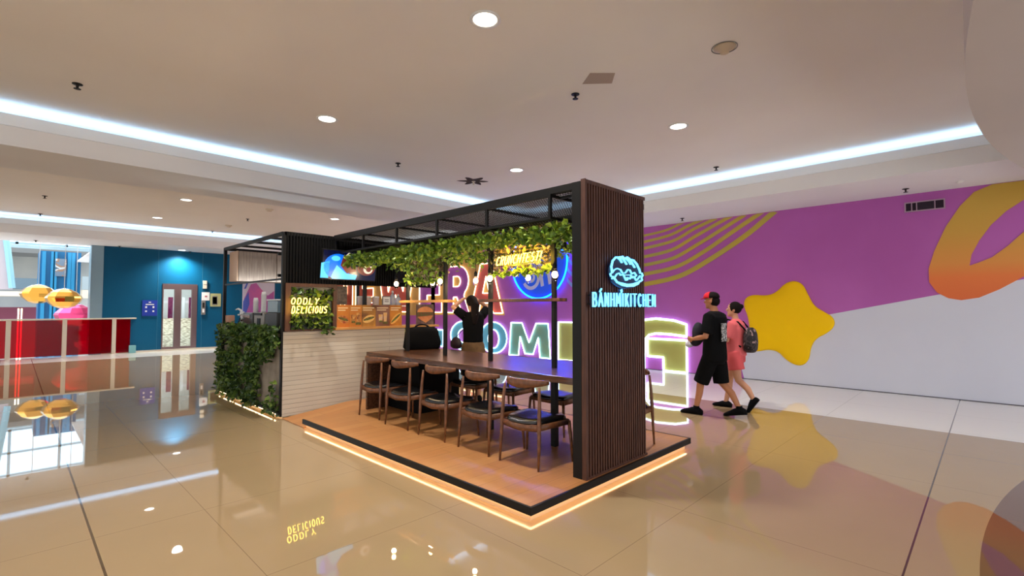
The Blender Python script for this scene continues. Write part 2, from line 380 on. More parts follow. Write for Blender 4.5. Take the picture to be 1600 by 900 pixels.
# ---- stroke font
def A_(*a): return arc(*a)
G = {
 'O': [arc(.5,.5,.42,.5,0,360,16)], 'D': [[(.1,0),(.1,1),(.45,1)]+arc(.45,.5,.45,.5,90,-90,10)+[(.1,0)]],
 'L': [[(.1,1),(.1,0),(.85,0)]], 'Y': [[(.05,1),(.48,.5),(.95,1)],[(.48,.5),(.35,0)]], 'E': [[(.9,1),(.12,1),(.12,0),(.9,0)],[(.12,.52),(.8,.52)]],
 'I': [[(.5,1),(.5,0)]], 'C': [arc(.55,.5,.45,.5,50,310,12)], 'U': [[(.1,1),(.1,.35)]+arc(.5,.33,.4,.33,180,360,8)+[(.9,1)]],
 'S': [[(.9,.86)]+arc(.5,.76,.38,.24,40,230,8)+[(.5,.52)]+arc(.5,.25,.4,.25,70,-140,8)], 'R': [[(.12,0),(.12,1),(.5,1)]+arc(.5,.76,.38,.24,90,-90,8)+[(.2,.52)],[(.45,.52),(.92,0)]],
 'N': [[(.1,0),(.1,1),(.9,0),(.9,1)]], 'H': [[(.1,0),(.1,1)],[(.9,0),(.9,1)],[(.1,.52),(.9,.52)]], 'T': [[(.0,1),(1,1)],[(.5,1),(.5,0)]],
 '!': [[(.5,1),(.4,.3)],[(.37,.08),(.36,0)]], 'B': [[(.12,0),(.12,1),(.5,1)]+arc(.5,.76,.33,.24,90,-90,8)+[(.12,.52)],[(.5,.52)]+arc(.5,.26,.4,.26,90,-90,8)+[(.12,0)]],
 'A': [[(0,0),(.5,1),(1,0)],[(.2,.33),(.8,.33)]], 'M': [[(.05,0),(.1,1),(.5,.25),(.9,1),(.95,0)]], 'K': [[(.12,0),(.12,1)],[(.9,1),(.2,.45)],[(.35,.55),(.92,0)]],
 "'": [[(.3,1.1),(.65,1.3)]], '^': [[(.38,1.22),(.55,1.3),(.6,1.18),(.48,1.1)]],
}
def strokes(text, x, y, w, h, gap, slant=0, rise=0):
    out = []; cx = x
    for ch in text:
        if ch == ' ': cx += w*.6; continue
        if ch in "'^": # accent over previous letter
            for s_ in G[ch]: out.append([(cx-gap-w+u*w+v*h*slant, y+v*h+rise*(cx-x)) for u, v in s_])
            continue
        ww = w*(.3 if ch in 'I!' else 1.15 if ch == 'M' else 1)
        for s_ in G[ch]: out.append([((cx+u*ww)+v*h*slant, y+v*h+rise*(cx-x)) for u, v in s_])
        cx += ww+gap
    return out, cx-gap
def fat(mb, poly, wd, fn, d0, d1):
    """solid channel letter stroke of constant width"""
    P_ = [Vector((a, b)) for a, b in poly]
    for i in range(len(P_)-1):
        a, b = P_[i], P_[i+1]; d = (b-a)
        if d.length < 1e-6: continue
        d.normalize(); n = Vector((-d.y, d.x))*wd/2; e = d*wd*.35
        q = [a-e-n, b+e-n, b+e+n, a-e+n]
        mb.prism([(p.x, p.y) for p in q], fn, d0, d1)
SGY = SY-.075
def sf(u, v, d): return Vector((u, SGY-d, v))
st = empty('lit_sign', (4.02, SGY+.02, 1.6), 'glowing pale blue shop name lettering across the dark slat wall', 'sign')
txt = "BA'NHMI^KITCHEN"
ss, ex = strokes(txt, 0, 0, .052, .118, .026)
kx = (4.575-3.478)/ex
ltr = MB(); bkp = MB()
for p_ in ss:
    q = [(3.478+u*kx, 1.602+v) for u, v in p_]
    fat(ltr, q, .0105, sf, 0, .014); fat(bkp, q, .017, sf, -.02, 0)
ltr.build('letter_faces', M['signw'], st); bkp.build('letter_cans', M['signb'], st)
MB().box(3.46, 4.59, SGY+.02, SGY+.032, 1.615, 1.63).box(3.46, 4.59, SGY+.02, SGY+.032, 1.69, 1.705).build('mounting_rail', M['black'], st)
lamp('sign_glow', 'AREA', (4.02, SGY+.03, 1.66), 2.2, (.1,.45,1), rot=(PI/2,0,0), parent=None, shape='RECTANGLE', size=1.05, size_y=.1).rotation_euler = (-PI/2,0,0)
# sandwich emblem
em = empty('lit_emblem', (4.03, SGY+.02, 1.79), 'glowing pale blue filled baguette emblem on the slat wall above the lettering', 'emblem')
def eu(u, v): return (3.745+u*.585, 1.79+v*.275)
E_ = [
 [(.06,.42),(.04,.62),(.08,.82),(.17,.95),(.24,.96),(.3,.9)], [(.24,.96),(.36,1),(.42,.93),(.5,1.0),(.6,.93),(.66,.93)], [(.2,.95),(.28,.9),(.34,.8)], [(.34,.97),(.42,.86),(.48,.76)], [(.46,.96),(.56,.86),(.6,.78)],
 [(.6,.93),(.66,.8),(.73,.68)], [(.6,.93),(.7,.92),(.8,.8),(.88,.62),(.91,.5)],
 [(.91,.5),(.96,.5),(.99,.42),(.95,.34),(.97,.25),(.92,.2)], [(.06,.42),(.01,.38),(.03,.3),(.08,.3),(.06,.22),(.12,.25)],
 [(.06,.42),(.12,.52),(.2,.58),(.3,.55),(.36,.44),(.44,.45),(.52,.58),(.58,.57),(.64,.44),(.72,.5),(.78,.4),(.72,.33),(.78,.22),(.84,.3),(.9,.4)],
 [(.12,.25),(.2,.4),(.26,.43),(.3,.36),(.38,.4),(.46,.2),(.5,.22),(.5,.3),(.58,.26),(.62,.36),(.68,.36)], [(.42,.38),(.6,.4),(.66,.3)],
 [(.12,.25),(.2,.12),(.35,.03),(.5,0),(.68,.02),(.82,.1),(.9,.22)], [(.3,.1),(.5,.06),(.7,.1),(.85,.17)], [(.22,.12),(.5,.03),(.78,.1)]]
ef = MB()
for p_ in E_: fat(ef, [eu(*q) for q in p_], .0115 if p_ in E_[:7]+E_[12:] else .0065, sf, 0, .018)
ef.build('emblem_lines', M['signw'], em)
MB().prism([eu(.5+.5*math.cos(a)*1.02, .48+.56*math.sin(a)) for a in [2*PI*i/40 for i in range(40)]], sf, -.02, -.002).build('emblem_back', M['signb'], em)
lamp('emblem_glow', 'AREA', (4.03, SGY+.03, 1.92), 1.6, (.08,.4,1), rot=(-PI/2,0,0), shape='DISK', size=.5)
# ================================================================== CANOPY
RX0, RX1, RZ0, RZ1 = 3.45, 4.72, 2.41, 2.634
cn = empty('kiosk_canopy', (4.08, 4.95, 2.41), 'black steel canopy frame with expanded mesh over the bar table', 'canopy')
MB().box(3.45, 3.50, SY+.115, 7.24, 2.64, 2.70).box(4.67, 4.72, SY+.115, 7.24, 2.64, 2.70).build('top_beam', M['black'], cn)
f = MB()
for x in (3.455, 4.70):
    for z in (2.42, 2.628): f.bar((x,2.875,z), (x,7.2,z), .025)
    for i in range(6): y = 2.89+i*(7.2-2.89)/5; f.bar((x,y,2.42), (x,y,2.62), .028)
for i in range(6):
    y = 2.89+i*(7.2-2.89)/5
    f.bar((3.455,y,2.42), (4.70,y,2.42), .025)
    f.bar((3.455,y,2.628), (4.70,y,2.628), .025)
for x in (3.6, 4.35): f.bar((x,SY+.115,2.42),(x,2.875,2.42),.025); f.bar((x,SY+.115,2.628),(x,2.875,2.628),.025)
f.build('rack_frame', M['black'], cn)
def exmesh(mb, o, u, v, nu, nv, r):
    """expanded metal diamonds as crossing zig-zag strands"""
    o, u, v = Vector(o), Vector(u), Vector(v)
    for j in range(nv+1):
        for sgn in (0, 1):
            pts = [o+u*(i/nu)+v*(min(max((j+(.5 if (i+sgn) % 2 else 0)*(1 if sgn == 0 else 1)), 0), nv)/nv) for i in range(nu+1)]
            n = u.cross(v).normalized()*r; t_ = (v.normalized())*r*1.2
            base = len(mb.v)
            vs = []; 
            for p in pts: vs += [p-t_, p+t_+n]
            mb.add(vs, [(2*i, 2*i+2, 2*i+3, 2*i+1) for i in range(nu)])
ms = MB()
exmesh(ms, (3.46,SY+.13,2.66), (0,4.6,0), (1.24,0,0), 150, 26, .0048)
ms.build('top_mesh', M['mesh'], cn)
ms = MB(); exmesh(ms, (3.46,2.9,2.425), (0,4.3,0), (1.24,0,0), 120, 22, .0045); ms.build('bottom_mesh', M['mesh'], cn)
# sprinkler-like pipe inside the rack
MB().bar((4.1,2.7,2.55), (4.1,7.2,2.55), .03).build('cable_tray', M['black'], cn)
# table poles
PLX = 4.07; POLY = [3.35, 4.35, 5.24, 6.13]; TZ = .945
for y, w_ in zip(POLY, ('beside the blue-lit table end', 'left of the yellow neon text', 'left of the standing person', 'beside the big black bag')):
    tag(MB().bar((PLX,y,TZ), (PLX,y,2.405), .045).build('steel_post', M['black'], bevel=.003), 'black square post rising from the table, '+w_, 'post', 'posts on the bar table')
for y0, y1, m_, l_ in ((3.22,4.48,M['slat'],'dark wooden shelf bar between two posts under the blue round sign'), (5.1,6.25,M['pine'],'pale wooden shelf bar between posts above the black bag')):
    tag(MB().box(PLX-.075, PLX-.0235, y0, y1, 1.655, 1.69).box(PLX+.0235, PLX+.06, y0, y1, 1.655, 1.69).build('shelf_bar', m_, bevel=.003), l_, 'shelf bar')
    
for y0, y1, z0, l_ in ((3.38,4.32,1.99,'mesh panel with dry foliage behind the yellow neon text'), (5.27,6.1,2.0,'mesh panel with dry foliage hanging above the shelf bar')):
    r_ = empty('mesh_panel', (PLX, (y0+y1)/2, z0), l_, 'mesh panel')
    MB().bar((PLX,y0,z0),(PLX,y1,z0),.02).bar((PLX,y0,2.39),(PLX,y1,2.39),.02).bar((PLX,y0,z0),(PLX,y0,2.39),.02).bar((PLX,y1,z0),(PLX,y1,2.39),.02).build('panel_frame', M['black'], r_)
    e_ = MB(); exmesh(e_, (PLX,y0,z0), (0,y1-y0,0), (0,0,2.39-z0), 30, 9, .003); e_.build('wire_mesh', M['mesh'], r_)
# ================================================================== FOLIAGE
def leaf(mb, p, sz, nrm=None):
    d = Vector((random.gauss(0,1), random.gauss(0,1), random.gauss(-.3,1))).normalized()
    q = d.cross(Vector((random.gauss(0,1), random.gauss(0,1), random.gauss(0,1)))).normalized(); n = d.cross(q)
    w_ = sz*.42; f_ = n*sz*.12
    mb.add([p, p+d*sz*.3+q*w_+f_, p+d*sz*.75+q*w_*.55+f_, p+d*sz, p+d*sz*.75-q*w_*.55+f_, p+d*sz*.3-q*w_+f_],
           [(0,1,2,3), (0,3,4,5)])
rnd = random.random
can = MB()
def near_lamp(x, y, z): return any((x-a)**2+(y-b)**2 < .2**2 for a, b in ((4.3,3.4),(4.3,4.2))) or (3.4 < y < 4.3 and x < PLX-.02 and z < 2.27)
for i in range(4700):
    y = 2.7+rnd()**1.0*4.4; e = rnd()
    x = 3.5+abs(random.gauss(0,.12)) if e < .58 else (4.72-abs(random.gauss(0,.12)) if e < .82 else 3.5+rnd()*1.2)
    dep = .17+.07*noise.noise(Vector((y*1.7, x*2, 0)))+ .03*noise.noise(Vector((y*6, x*3, 5)))
    z = 2.37-rnd()*max(dep*.8, .04)
    if near_lamp(x, y, z): continue
    leaf(can, Vector((x, y, z)), .04+rnd()*.04)
for i in range(90):                      # trailing ends
    y = 2.8+rnd()*4.2; x = 3.5+rnd()*1.2; n_ = random.randint(2, 5)
    for k in range(n_): near_lamp(x, y, 2.2) or leaf(can, Vector((x+random.gauss(0,.02), y+random.gauss(0,.02), 2.27-k*.035)), .05+rnd()*.03)
fo = tag(can.build('canopy_foliage', M['leaf'], smooth=False), 'long bank of bright green leaves trailing along the canopy over the table', 'foliage', kind='stuff')
for (y0, y1, z0, n_, l_) in ((3.36,4.36,2.0,520,'dry brownish foliage sprigs around the yellow neon text'), (5.25,6.15,1.96,620,'dry brownish and green sprigs hanging left of the standing person')):
    mb = MB()
    for i in range(n_):
        t_ = rnd(); zb = z0+.1*abs(t_-.5)+.05*noise.noise(Vector((t_*7, y0, 0)))
        leaf(mb, Vector((PLX+.03+random.gauss(0,.02), y0+t_*(y1-y0), zb+rnd()*(2.38-zb))), .04+rnd()*.04)
    tag(mb.build('dry_foliage', M['leafdry']), l_, 'foliage', kind='stuff')
    mb = MB()
    for i in range(n_//4):
        t_ = rnd(); zz_ = z0-.02+rnd()**2*.3
        if y0 < 4 and 2.04 < zz_: continue
        leaf(mb, Vector((PLX-.03+random.gauss(0,.015), y0+t_*(y1-y0), zz_)), .05+rnd()*.04)
    tag(mb.build('green_sprigs', M['leaf']), 'fresh green sprigs in front of the '+l_.split('sprigs')[0].strip()+(' by the neon text' if y0 < 4 else ' over the pale shelf bar'), 'foliage', kind='stuff')
# ================================================================== NEON TEXT
def neon(text_lines, fn, name, label, m, r=.0085, back=None):
    e = empty(name, fn(text_lines[0][1], text_lines[-1][2], 0), label, 'neon sign'); mb = MB()
    for txt, x, y, w, h, gap, sl_, rs in text_lines:
        ss, ex = strokes(txt, x, y, w, h, gap, sl_, rs)
        for p_ in ss: mb.tube([fn(u, v, 0) for u, v in p_], r, 6)
    mb.build('glass_tubes', m, e, smooth=True)
    return e
cf = lambda u, v, d: Vector((PLX-.06-d, 4.2-u, v))
n1 = neon([('CRUNCHTEST!', 0, 2.085, .052, .098, .017, .35, .035)], cf, 'neon_sign', 'glowing yellow CRUNCHTEST! neon script under the canopy leaves', M['neony'], .0062)
MB().box(PLX-.05, PLX-.045, 3.5, 4.3, 2.07, 2.22).build('acrylic_back', M['glass'], n1)
lamp('neon_glow', 'AREA', (PLX-.13, 3.8, 2.14), 9, (1,.62,.05), rot=(0,-PI/2,0), parent=None, shape='RECTANGLE', size=.12, size_y=.7)
# ================================================================== LAMPS OVER TABLE
def pendant(i, x, y, z, lab):
    e = empty('pendant_bulb', (x, y, z), lab, 'pendant lamp', 'bare bulbs over the bar table')
    MB().tube([(0,0,.07),(0,0,2.41-z)], .004, 6).build('cord', M['black'], e, local=True)
    MB().lathe([(.016,.055),(.022,.06),(.024,.1),(.012,.125),(.004,.13)], n=12).build('socket', M['black'], e, local=True, smooth=True)
    MB().ell((0,0,0), (.03,.03,.036)).build('filament_glow', M['bulb'], e, local=True, smooth=True)
    MB().lathe([(.008,-.066),(.026,-.055),(.037,-.02),(.036,.01),(.024,.045),(.015,.062)], n=14).build('glass_envelope', M['bulbglass'], e, local=True, smooth=True)
    lamp('bulb_light', 'POINT', (0,0,-.085), 5.5, (1,.74,.45), parent=e, shadow_soft_size=.03)
row1 = ['beside the post nearest the slat wall','hanging against the post left of the neon text','hanging left of the standing person\'s head','over the left end of the table']
for i, y in enumerate((3.16, 4.13, 5.07, 6.1)): pendant(i, 3.85, y, 1.925, 'glowing bare bulb in the front row, '+row1[i])
row2 = ['in front of the blue round sign','in front of the big letter A','just under the dry foliage']
for i, y in enumerate((3.96, 4.91, 5.87)): pendant(i, 4.32, y, 1.945, 'glowing bare bulb in the back row, '+row2[i])
# blue stage lamps on the canopy
for q, (x, y, aim, pw) in enumerate(((4.3, 3.4, (4.15,3.2,.9), 260), (4.3, 4.2, (3.9,3.2,.2), 260))):
    e = empty('spot_lamp', (x, y, 2.26 if q == 0 else 2.1), 'small black blue-beamed spot lamp under the canopy, '+('nearest the slat wall' if q == 0 else 'behind the neon text'), 'spot lamp')
    MB().lathe([(.02,.06),(.035,.05),(.035,-.02),(.03,-.024)], n=14).build('lamp_body', M['black'], e, local=True, smooth=True)
    MB().lathe([(.028,-.025),(.0285,-.03),(.01,-.034)], n=14).build('blue_lens', M['neonb'], e, local=True)
    MB().tube([(0,0,.06),(0,0,.15 if q == 0 else .31)], .006, 6).build('stem', M['black'], e, local=True)
    d = Vector(aim)-Vector((x,y,2.2)); lamp('blue_beam', 'SPOT', (0,0,-.04), pw, (.01,.09,1), rot=tuple(d.to_track_quat('-Z','Y').to_euler()), parent=e, spot_size=1.15, spot_blend=.6, shadow_soft_size=.03)
# ================================================================== TABLE
tb = empty('bar_table', (4.15, 4.55, .12), 'long dark walnut bar table running from the slat wall along the platform', 'table')
MB().box(3.6, 4.7, SY+.115, 6.48, .88, TZ).build('tabletop', M['walnut'], tb, bevel=.006)
MB().box(3.95, 4.66, 5.66, 6.44, .12, .88).build('cabinet_base', M['black2'], tb)
MB().box(3.6, 4.7, 6.441, 6.48, .12, .88).build('end_panel', M['walnut'], tb)
for y in (3.35, 4.35): MB().bar((PLX,y,.12),(PLX,y,.88),.06).build('leg', M['black'], tb)
# ================================================================== CHAIRS
def make_chair():
    e = empty('elbow_chair', (0,0,0), '', 'chair', 'elbow chairs around the bar table')
    seat = MB(); n = 20
    def so(k, s_, z): # rounded trapezoid outline
        out = []
        for i in range(28):
            a = 2*PI*i/28; c, s2 = math.cos(a), math.sin(a)
            x = .235*math.copysign(abs(c)**.5, c)*s_; y = (.24+.035*(x/.235))*math.copysign(abs(s2)**.5, s2)*s_
            out.append(Vector((x, y, z-.018*(1-abs(y)/.27)*(1 if z > .4 else .3))))
        return out
    seat.rings([so(0,.96,.395), so(0,1.0,.405), so(0,1.0,.425), so(0,.95,.44), so(0,.6,.447), so(0,.2,.446)])
    seat.build('seat', M['leather'], e, smooth=True, local=True)
    fr = MB()
    fr.tube([(-.21,.225,.375),(-.235,0,.36),(-.21,-.225,.375)], [(.032,.014)]*3, 8)
    for s_ in (1,-1): fr.tube([(-.2,.225*s_,.375),(.2,.26*s_,.375)], [(.028,.012)]*2, 8)
    fr.tube([(.2,.26,.375),(.2,-.26,.375)], [(.028,.012)]*2, 8)
    fr.build('seat_frame', M['chairw'], e, smooth=True, local=True)
    for s_ in (1,-1):
        MB().tube([(-.235,.24*s_,0),(-.222,.236*s_,.2),(-.212,.232*s_,.4),(-.2,.226*s_,.6),(-.19,.215*s_,.74)], [.010,.015,.019,.016,.012], 8).build('leg', M['chairw'], e, smooth=True, local=True)
        MB().tube([(.22,.29*s_,0),(.212,.278*s_,.2),(.2,.262*s_,.385)], [.010,.015,.018], 8).build('leg', M['chairw'], e, smooth=True, local=True)
    pts = []; rad = []
    for i in range(17):
        t_ = -1+2*i/16; a = t_*1.15
        pts.append((-.235+.2*(1-math.cos(a))*1.15, .262*math.sin(a)/math.sin(1.15)*.98, .765+.012*abs(t_)))
        rad.append((.044*(1-.62*abs(t_)**1.6)+.002, .014-.003*abs(t_)))
    MB().tube(pts, rad, 10).build('backrest', M['chairw'], e, smooth=True, local=True)
    return e
proto = make_chair()
near = [(3.18,.03,'elbow chair nearest the slat wall on the near side, blue light on its black seat'), (3.81,-.02,'second elbow chair from the slat wall on the near side of the table'), (4.53,.02,'middle elbow chair on the near side of the table'),
        (5.25,.03,'elbow chair on the near side, second from the left end of the table'), (5.98,.05,'leftmost elbow chair at the far left end of the near side')]
for i, (y, a, l_) in enumerate(near):
    if i == 0: o = proto; o.location = (3.56,y,.12); o.rotation_euler = (0,0,a); o['label'] = l_
    else: dup(proto, (3.56 if i < 4 else 3.6,y,.12), a, l_)
for y, a, l_ in ((2.86,PI+.03,'elbow chair on the far side whose slanted leg shows right of the slat wall'), (3.76,PI-.05,'elbow chair on the far side seen through the nearest chair'),
                 (4.58,PI,'elbow chair on the far side seen between the second and middle near chairs'), (5.3,PI+.04,'elbow chair on the far side behind the black tote bag')):
    dup(proto, (4.63,y,.12), a, l_)
# bags
bg = empty('black_bag', (4.44, 6.3, TZ), 'large bulging black bag standing on the left end of the bar table', 'bag')
b_ = MB(); rs = []
bc = Vector((4.44, 6.3, TZ)); bd = Vector((.95,-.31,0)); bn = Vector((.31,.95,0))
for z, w_, t_ in ((0,.26,.1),(.03,.285,.13),(.14,.27,.13),(.26,.255,.12),(.305,.235,.1),(.325,.19,.07),(.34,.1,.04)):
    rs.append([bc+bd*(w_*math.copysign(abs(math.cos(a))**.45, math.cos(a)))+bn*(t_*math.copysign(abs(math.sin(a))**.6, math.sin(a)))+Vector((0,0,z+.008*math.sin(a*5+z*30))) for a in [2*PI*i/32 for i in range(32)]])
b_.rings(rs).build('bag_body', M['cloth'], bg, smooth=True)
MB().tube([bc+bd*(.11*math.cos(a))+Vector((0,0,.33+.045*math.sin(a))) for a in [PI*i/10 for i in range(11)]], .012, 6).build('handle', M['cloth'], bg, smooth=True)
MB().tube([bc+bd*.27+Vector((0,0,.2)), bc+bd*.3+Vector((0,0,.1)), bc+bd*.29+Vector((0,0,.02))], .012, 6).build('strap', M['cloth'], bg, smooth=True)
tt = empty('tote_bag', (4.5, 5.12, .56), 'black tote bag with small pale lettering on a far chair under the table', 'bag')
MB().box(4.38, 4.56, 4.9, 5.26, .567, .84).build('bag_body', M['cloth'], tt, bevel=.02)
lt = MB(); ss, ex = strokes('TIMES', 0, 0, .02, .03, .008)
for p_ in ss: fat(lt, [(5.14-u, .75+v) for u, v in p_], .005, lambda u, v, d: Vector((4.379-d, u, v)), 0, .002)
lt.build('lettering', mat('pale_print', (190,130,120), .6), tt)
# ================================================================== COUNTER BLOCK
BX0, BX1, BY0, BY1 = 2.7, 5.4, 7.25, 10.1
cb = empty('kiosk_counter', (4.05, 8.7, 0), 'kiosk serving booth with black frame, white brick front and fluted black top', 'kiosk booth')
MB().box(BX0+.02, 4.75, BY0, BY0+.08, .03, 1.235).build('brick_front', M['brick'], cb)
MB().box(BX0+.03, BX0+.08, BY0+.09, BY1, .1, 1.2).build('side_panel', mottle('grey_plaster', (150,138,122), (120,108,94), 5, .8), cb)
MB().box(BX0+.1, BX1, BY1-.08, BY1, .03, 1.2).box(BX1-.05, BX1, BY0+.3, BY1-.08, .03, 1.2).build('rear_panel', M['black2'], cb)
MB().box(BX0+.06, BX1, BY0+.09, BY1, 0, .028).build('base', M['cream'], cb)
MB().box(BX0-.005, BX0+.01, 7.3, 10.3, .045, .058).build('light_strip', M['led'], cb)
MB().box(BX0-.02, BX0+.03, 7.27, 10.5, .06, .09).build('edge_trim', M['black'], cb)
MB().box(BX0-.01, 3.4, BY0+.02, BY1, 1.21, 1.25).box(3.4, BX1, BY0+.33, BY1, 1.0, 1.03).build('worktop', M['black'], cb)
MB().box(3.48, 5.45, BY0-.05, BY0+.32, 1.237, 1.275).build('serving_ledge', M['pine'], cb, bevel=.004)
f = MB()
for x, y in ((BX0+.02,BY0+.03),(BX0+.02,BY1-.03),(BX1-.03,BY0+.03),(BX1-.03,BY1-.03)): f.bar((x,y,.03 if x > 3 or y > 8 else .03),(x,y,2.68),.05)
for z in (2.66,):
    for a, b in (((BX0+.02,BY0+.03,z),(BX0+.02,BY1-.03,z)),((BX0+.02,BY1-.03,z),(BX1-.03,BY1-.03,z)),((BX1-.03,BY0+.03,z),(BX1-.03,BY1-.03,z)),((BX0+.02,BY0+.03,z),(BX1-.03,BY0+.03,z))): f.bar(a, b, .05)
f.bar((BX0+.02,BY0+.03,2.0),(BX0+.02,BY1-.03,2.0),.025)
for y in (7.9,8.6,9.3): f.bar((BX0+.02,y,2.655),(BX1-.03,y,2.655),.035)
f.bar((3.0,7.5,2.64),(3.0,7.5,2.05),.05); f.bar((BX0+.02,7.5,2.38),(3.0,7.5,2.38),.04); f.bar((BX0+.02,7.5,2.06),(3.0,7.5,2.06),.04)
f.bar((3.5,BY0+.03,1.28),(3.5,BY0+.03,2.0),.035); f.bar((4.02,BY0+.06,1.6),(4.02,BY0+.06,2.0),.05); f.bar((5.37,BY0+.03,1.28),(5.37,BY0+.03,2.0),.05)
f.build('steel_frame', M['black'], cb)
fl = MB().box(BX0+.04, BX1, BY0+.02, BY0+.05, 1.94, 2.69)
for i in range(62): x = BX0+.05+i*.0434; fl.box(x, x+.024, BY0-.004, BY0+.02, 1.945, 2.685)
fl.build('fluted_panel', M['black2'], cb)
# planter frame with ODDLY DELICIOUS
pn = empty('plant_frame', (3.12, BY0-.02, 1.25), 'dark timber frame of leaves behind the ODDLY DELICIOUS neon', 'plant frame')
fr = MB().box(2.73,2.8,BY0-.04,BY0+.015,1.242,1.94).box(3.44,3.5,BY0-.04,BY0+.015,1.277,1.94).box(2.8,3.44,BY0-.04,BY0+.015,1.89,1.94).box(2.8,3.44,BY0-.04,BY0+.015,1.242,1.262)
fr.build('frame', M['slat'], pn)
MB().box(2.8,3.44,BY0+.0,BY0+.01,1.262,1.89).build('dark_back', mat('dark_green_back', (14,26,24), .3), pn)
lf = MB()
for i in range(330):
    z = 1.28+rnd()*.58
    leaf(lf, Vector((2.82+rnd()*.6, BY0-.02-rnd()*.05, z)), .04+rnd()*.05)
for i in range(26): leaf(lf, Vector((3.2+rnd()*.2, BY0-.09-rnd()*.03, 1.2+rnd()*.1)), .05+rnd()*.03)
o_ = lf.build('leaves', M['leafd'], pn)
of = lambda u, v, d: Vector((u, BY0-.11-d, v))
neon([('ODDLY', 2.775, 1.635, .06, .088, .026, .14, 0), ('DELICIOUS', 2.785, 1.505, .045, .098, .022, .14, 0)], of, 'neon_sign', 'glowing yellow ODDLY DELICIOUS neon on the framed leaves', M['neony'], .007)
lamp('neon_glow', 'AREA', (3.05, BY0-.2, 1.6), 2, (1,.62,.05), rot=(PI/2,0,0), shape='RECTANGLE', size=.6, size_y=.25)
# menu boards on the ledge
mcols = [((206,132,40),(190,104,30),(150,60,24)), ((214,140,48),(200,120,40),(120,50,20)), ((216,150,56),(90,54,26),(236,200,120)), ((150,104,84),(104,60,40),(214,180,150)), ((214,140,44),(150,70,20),(240,180,80))]
names = ['with a long sandwich, first from the left','with two small cups, second from the left','with a loaded bun, middle of the five','with a brown cold drink, fourth','with a folded sandwich, fifth from the left']
xs = [3.505,3.72,3.93,4.18,4.44,4.68]
for i in range(5):
    e = empty('menu_card', ((xs[i]+xs[i+1])/2, BY0-.045, 1.276), 'menu card standing on the ledge '+names[i], 'menu card', 'menu cards on the serving ledge')
    MB().box(xs[i]+.002, xs[i+1]-.002, BY0-.02, BY0-.012, 1.276, 1.625).build('card', mat('card_%d' % i, mcols[i][0], .5) if 0 else mottle('card_orange', mcols[i][0], mcols[i][1], 3, .5), e)
    cx = (xs[i]+xs[i+1])/2; w_ = xs[i+1]-xs[i]
    fp_ = lambda u, v, d: Vector((u, BY0-.0205-d, v))
    pic = MB()
    if i in (0, 2, 4):
        pic.prism([(cx+w_*.42*math.cos(a), 1.40+.06*math.sin(a)+.05*math.cos(a)*(i-1)*.5) for a in [2*PI*k/24 for k in range(24)]], fp_, 0, .002)
        pic2 = MB().prism([(cx+w_*.4*math.cos(a), 1.405+.022*math.sin(a)+.05*math.cos(a)*(i-1)*.5) for a in [2*PI*k/24 for k in range(24)]], fp_, .002, .004)
    else:
        pic.prism([(cx-.07,1.34),(cx-.01,1.34),(cx+.0,1.47),(cx-.08,1.47)], fp_, 0, .002).prism([(cx+.02,1.35),(cx+.07,1.35),(cx+.08,1.5),(cx+.01,1.5)], fp_, 0, .002)
        pic2 = MB().prism([(cx-.07,1.34),(cx-.01,1.34),(cx-.01,1.37),(cx-.07,1.37)], fp_, .002, .004).prism([(cx+.0,1.31),(cx+.09,1.31),(cx+.09,1.35),(cx+.0,1.35)], fp_, .002, .004)
    pic.build('food_picture', mottle('bread', (226,170,90), mcols[i][2], 18, .5), e); pic2.build('filling', mottle('filling', (84,40,22), (110,120,40), 30, .5), e)
    tx = MB(); 
    for k in range(2): tx.box(xs[i]+.02, xs[i+1]-.03-.04*k, BY0-.0225, BY0-.0205, 1.57-k*.035, 1.585-k*.035)
    tx.build('text_lines', mat('card_text', (236,214,170), .5), [c_ for c_ in e.children if c_.name.startswith('card')][0])
bgp = empty('burger_poster', (5.16, BY0-.03, 1.276), 'square poster of a burger standing on the right end of the ledge', 'poster')
MB().box(4.98, 5.36, BY0-.012, BY0-.004, 1.276, 1.64).build('board', mottle('poster_dark', (74,52,44), (120,96,84), 9, .5), bgp)
fp_ = lambda u, v, d: Vector((u, BY0-.0125-d, v))
MB().prism([(5.0,1.5)]+[(5.17+.17*math.cos(a), 1.5+.1*math.sin(a)) for a in [PI*(1-k/12) for k in range(13)]], fp_, 0, .003).prism([(5.0,1.42),(5.34,1.44),(5.3,1.38),(5.18,1.31),(5.06,1.37)], fp_, 0, .003).build('bun', mottle('bun', (214,140,78), (190,110,60), 8, .5), bgp)
MB().prism([(4.99,1.5),(5.35,1.5),(5.36,1.45),(5.2,1.43),(5.0,1.42)], fp_, 0, .002).build('filling', mottle('salad', (84,92,40), (110,50,30), 30, .5), bgp)
bp = empty('black_board_menu', (3.6, BY0+.06, 1.63), 'small dark menu sheet in the serving window beside the lit frame edge', 'menu sheet')
MB().box(3.52,3.7,BY0+.03,BY0+.035,1.63,1.92).build('sheet', mottle('dark_menu', (52,44,40), (100,84,74), 22, .5), bp)
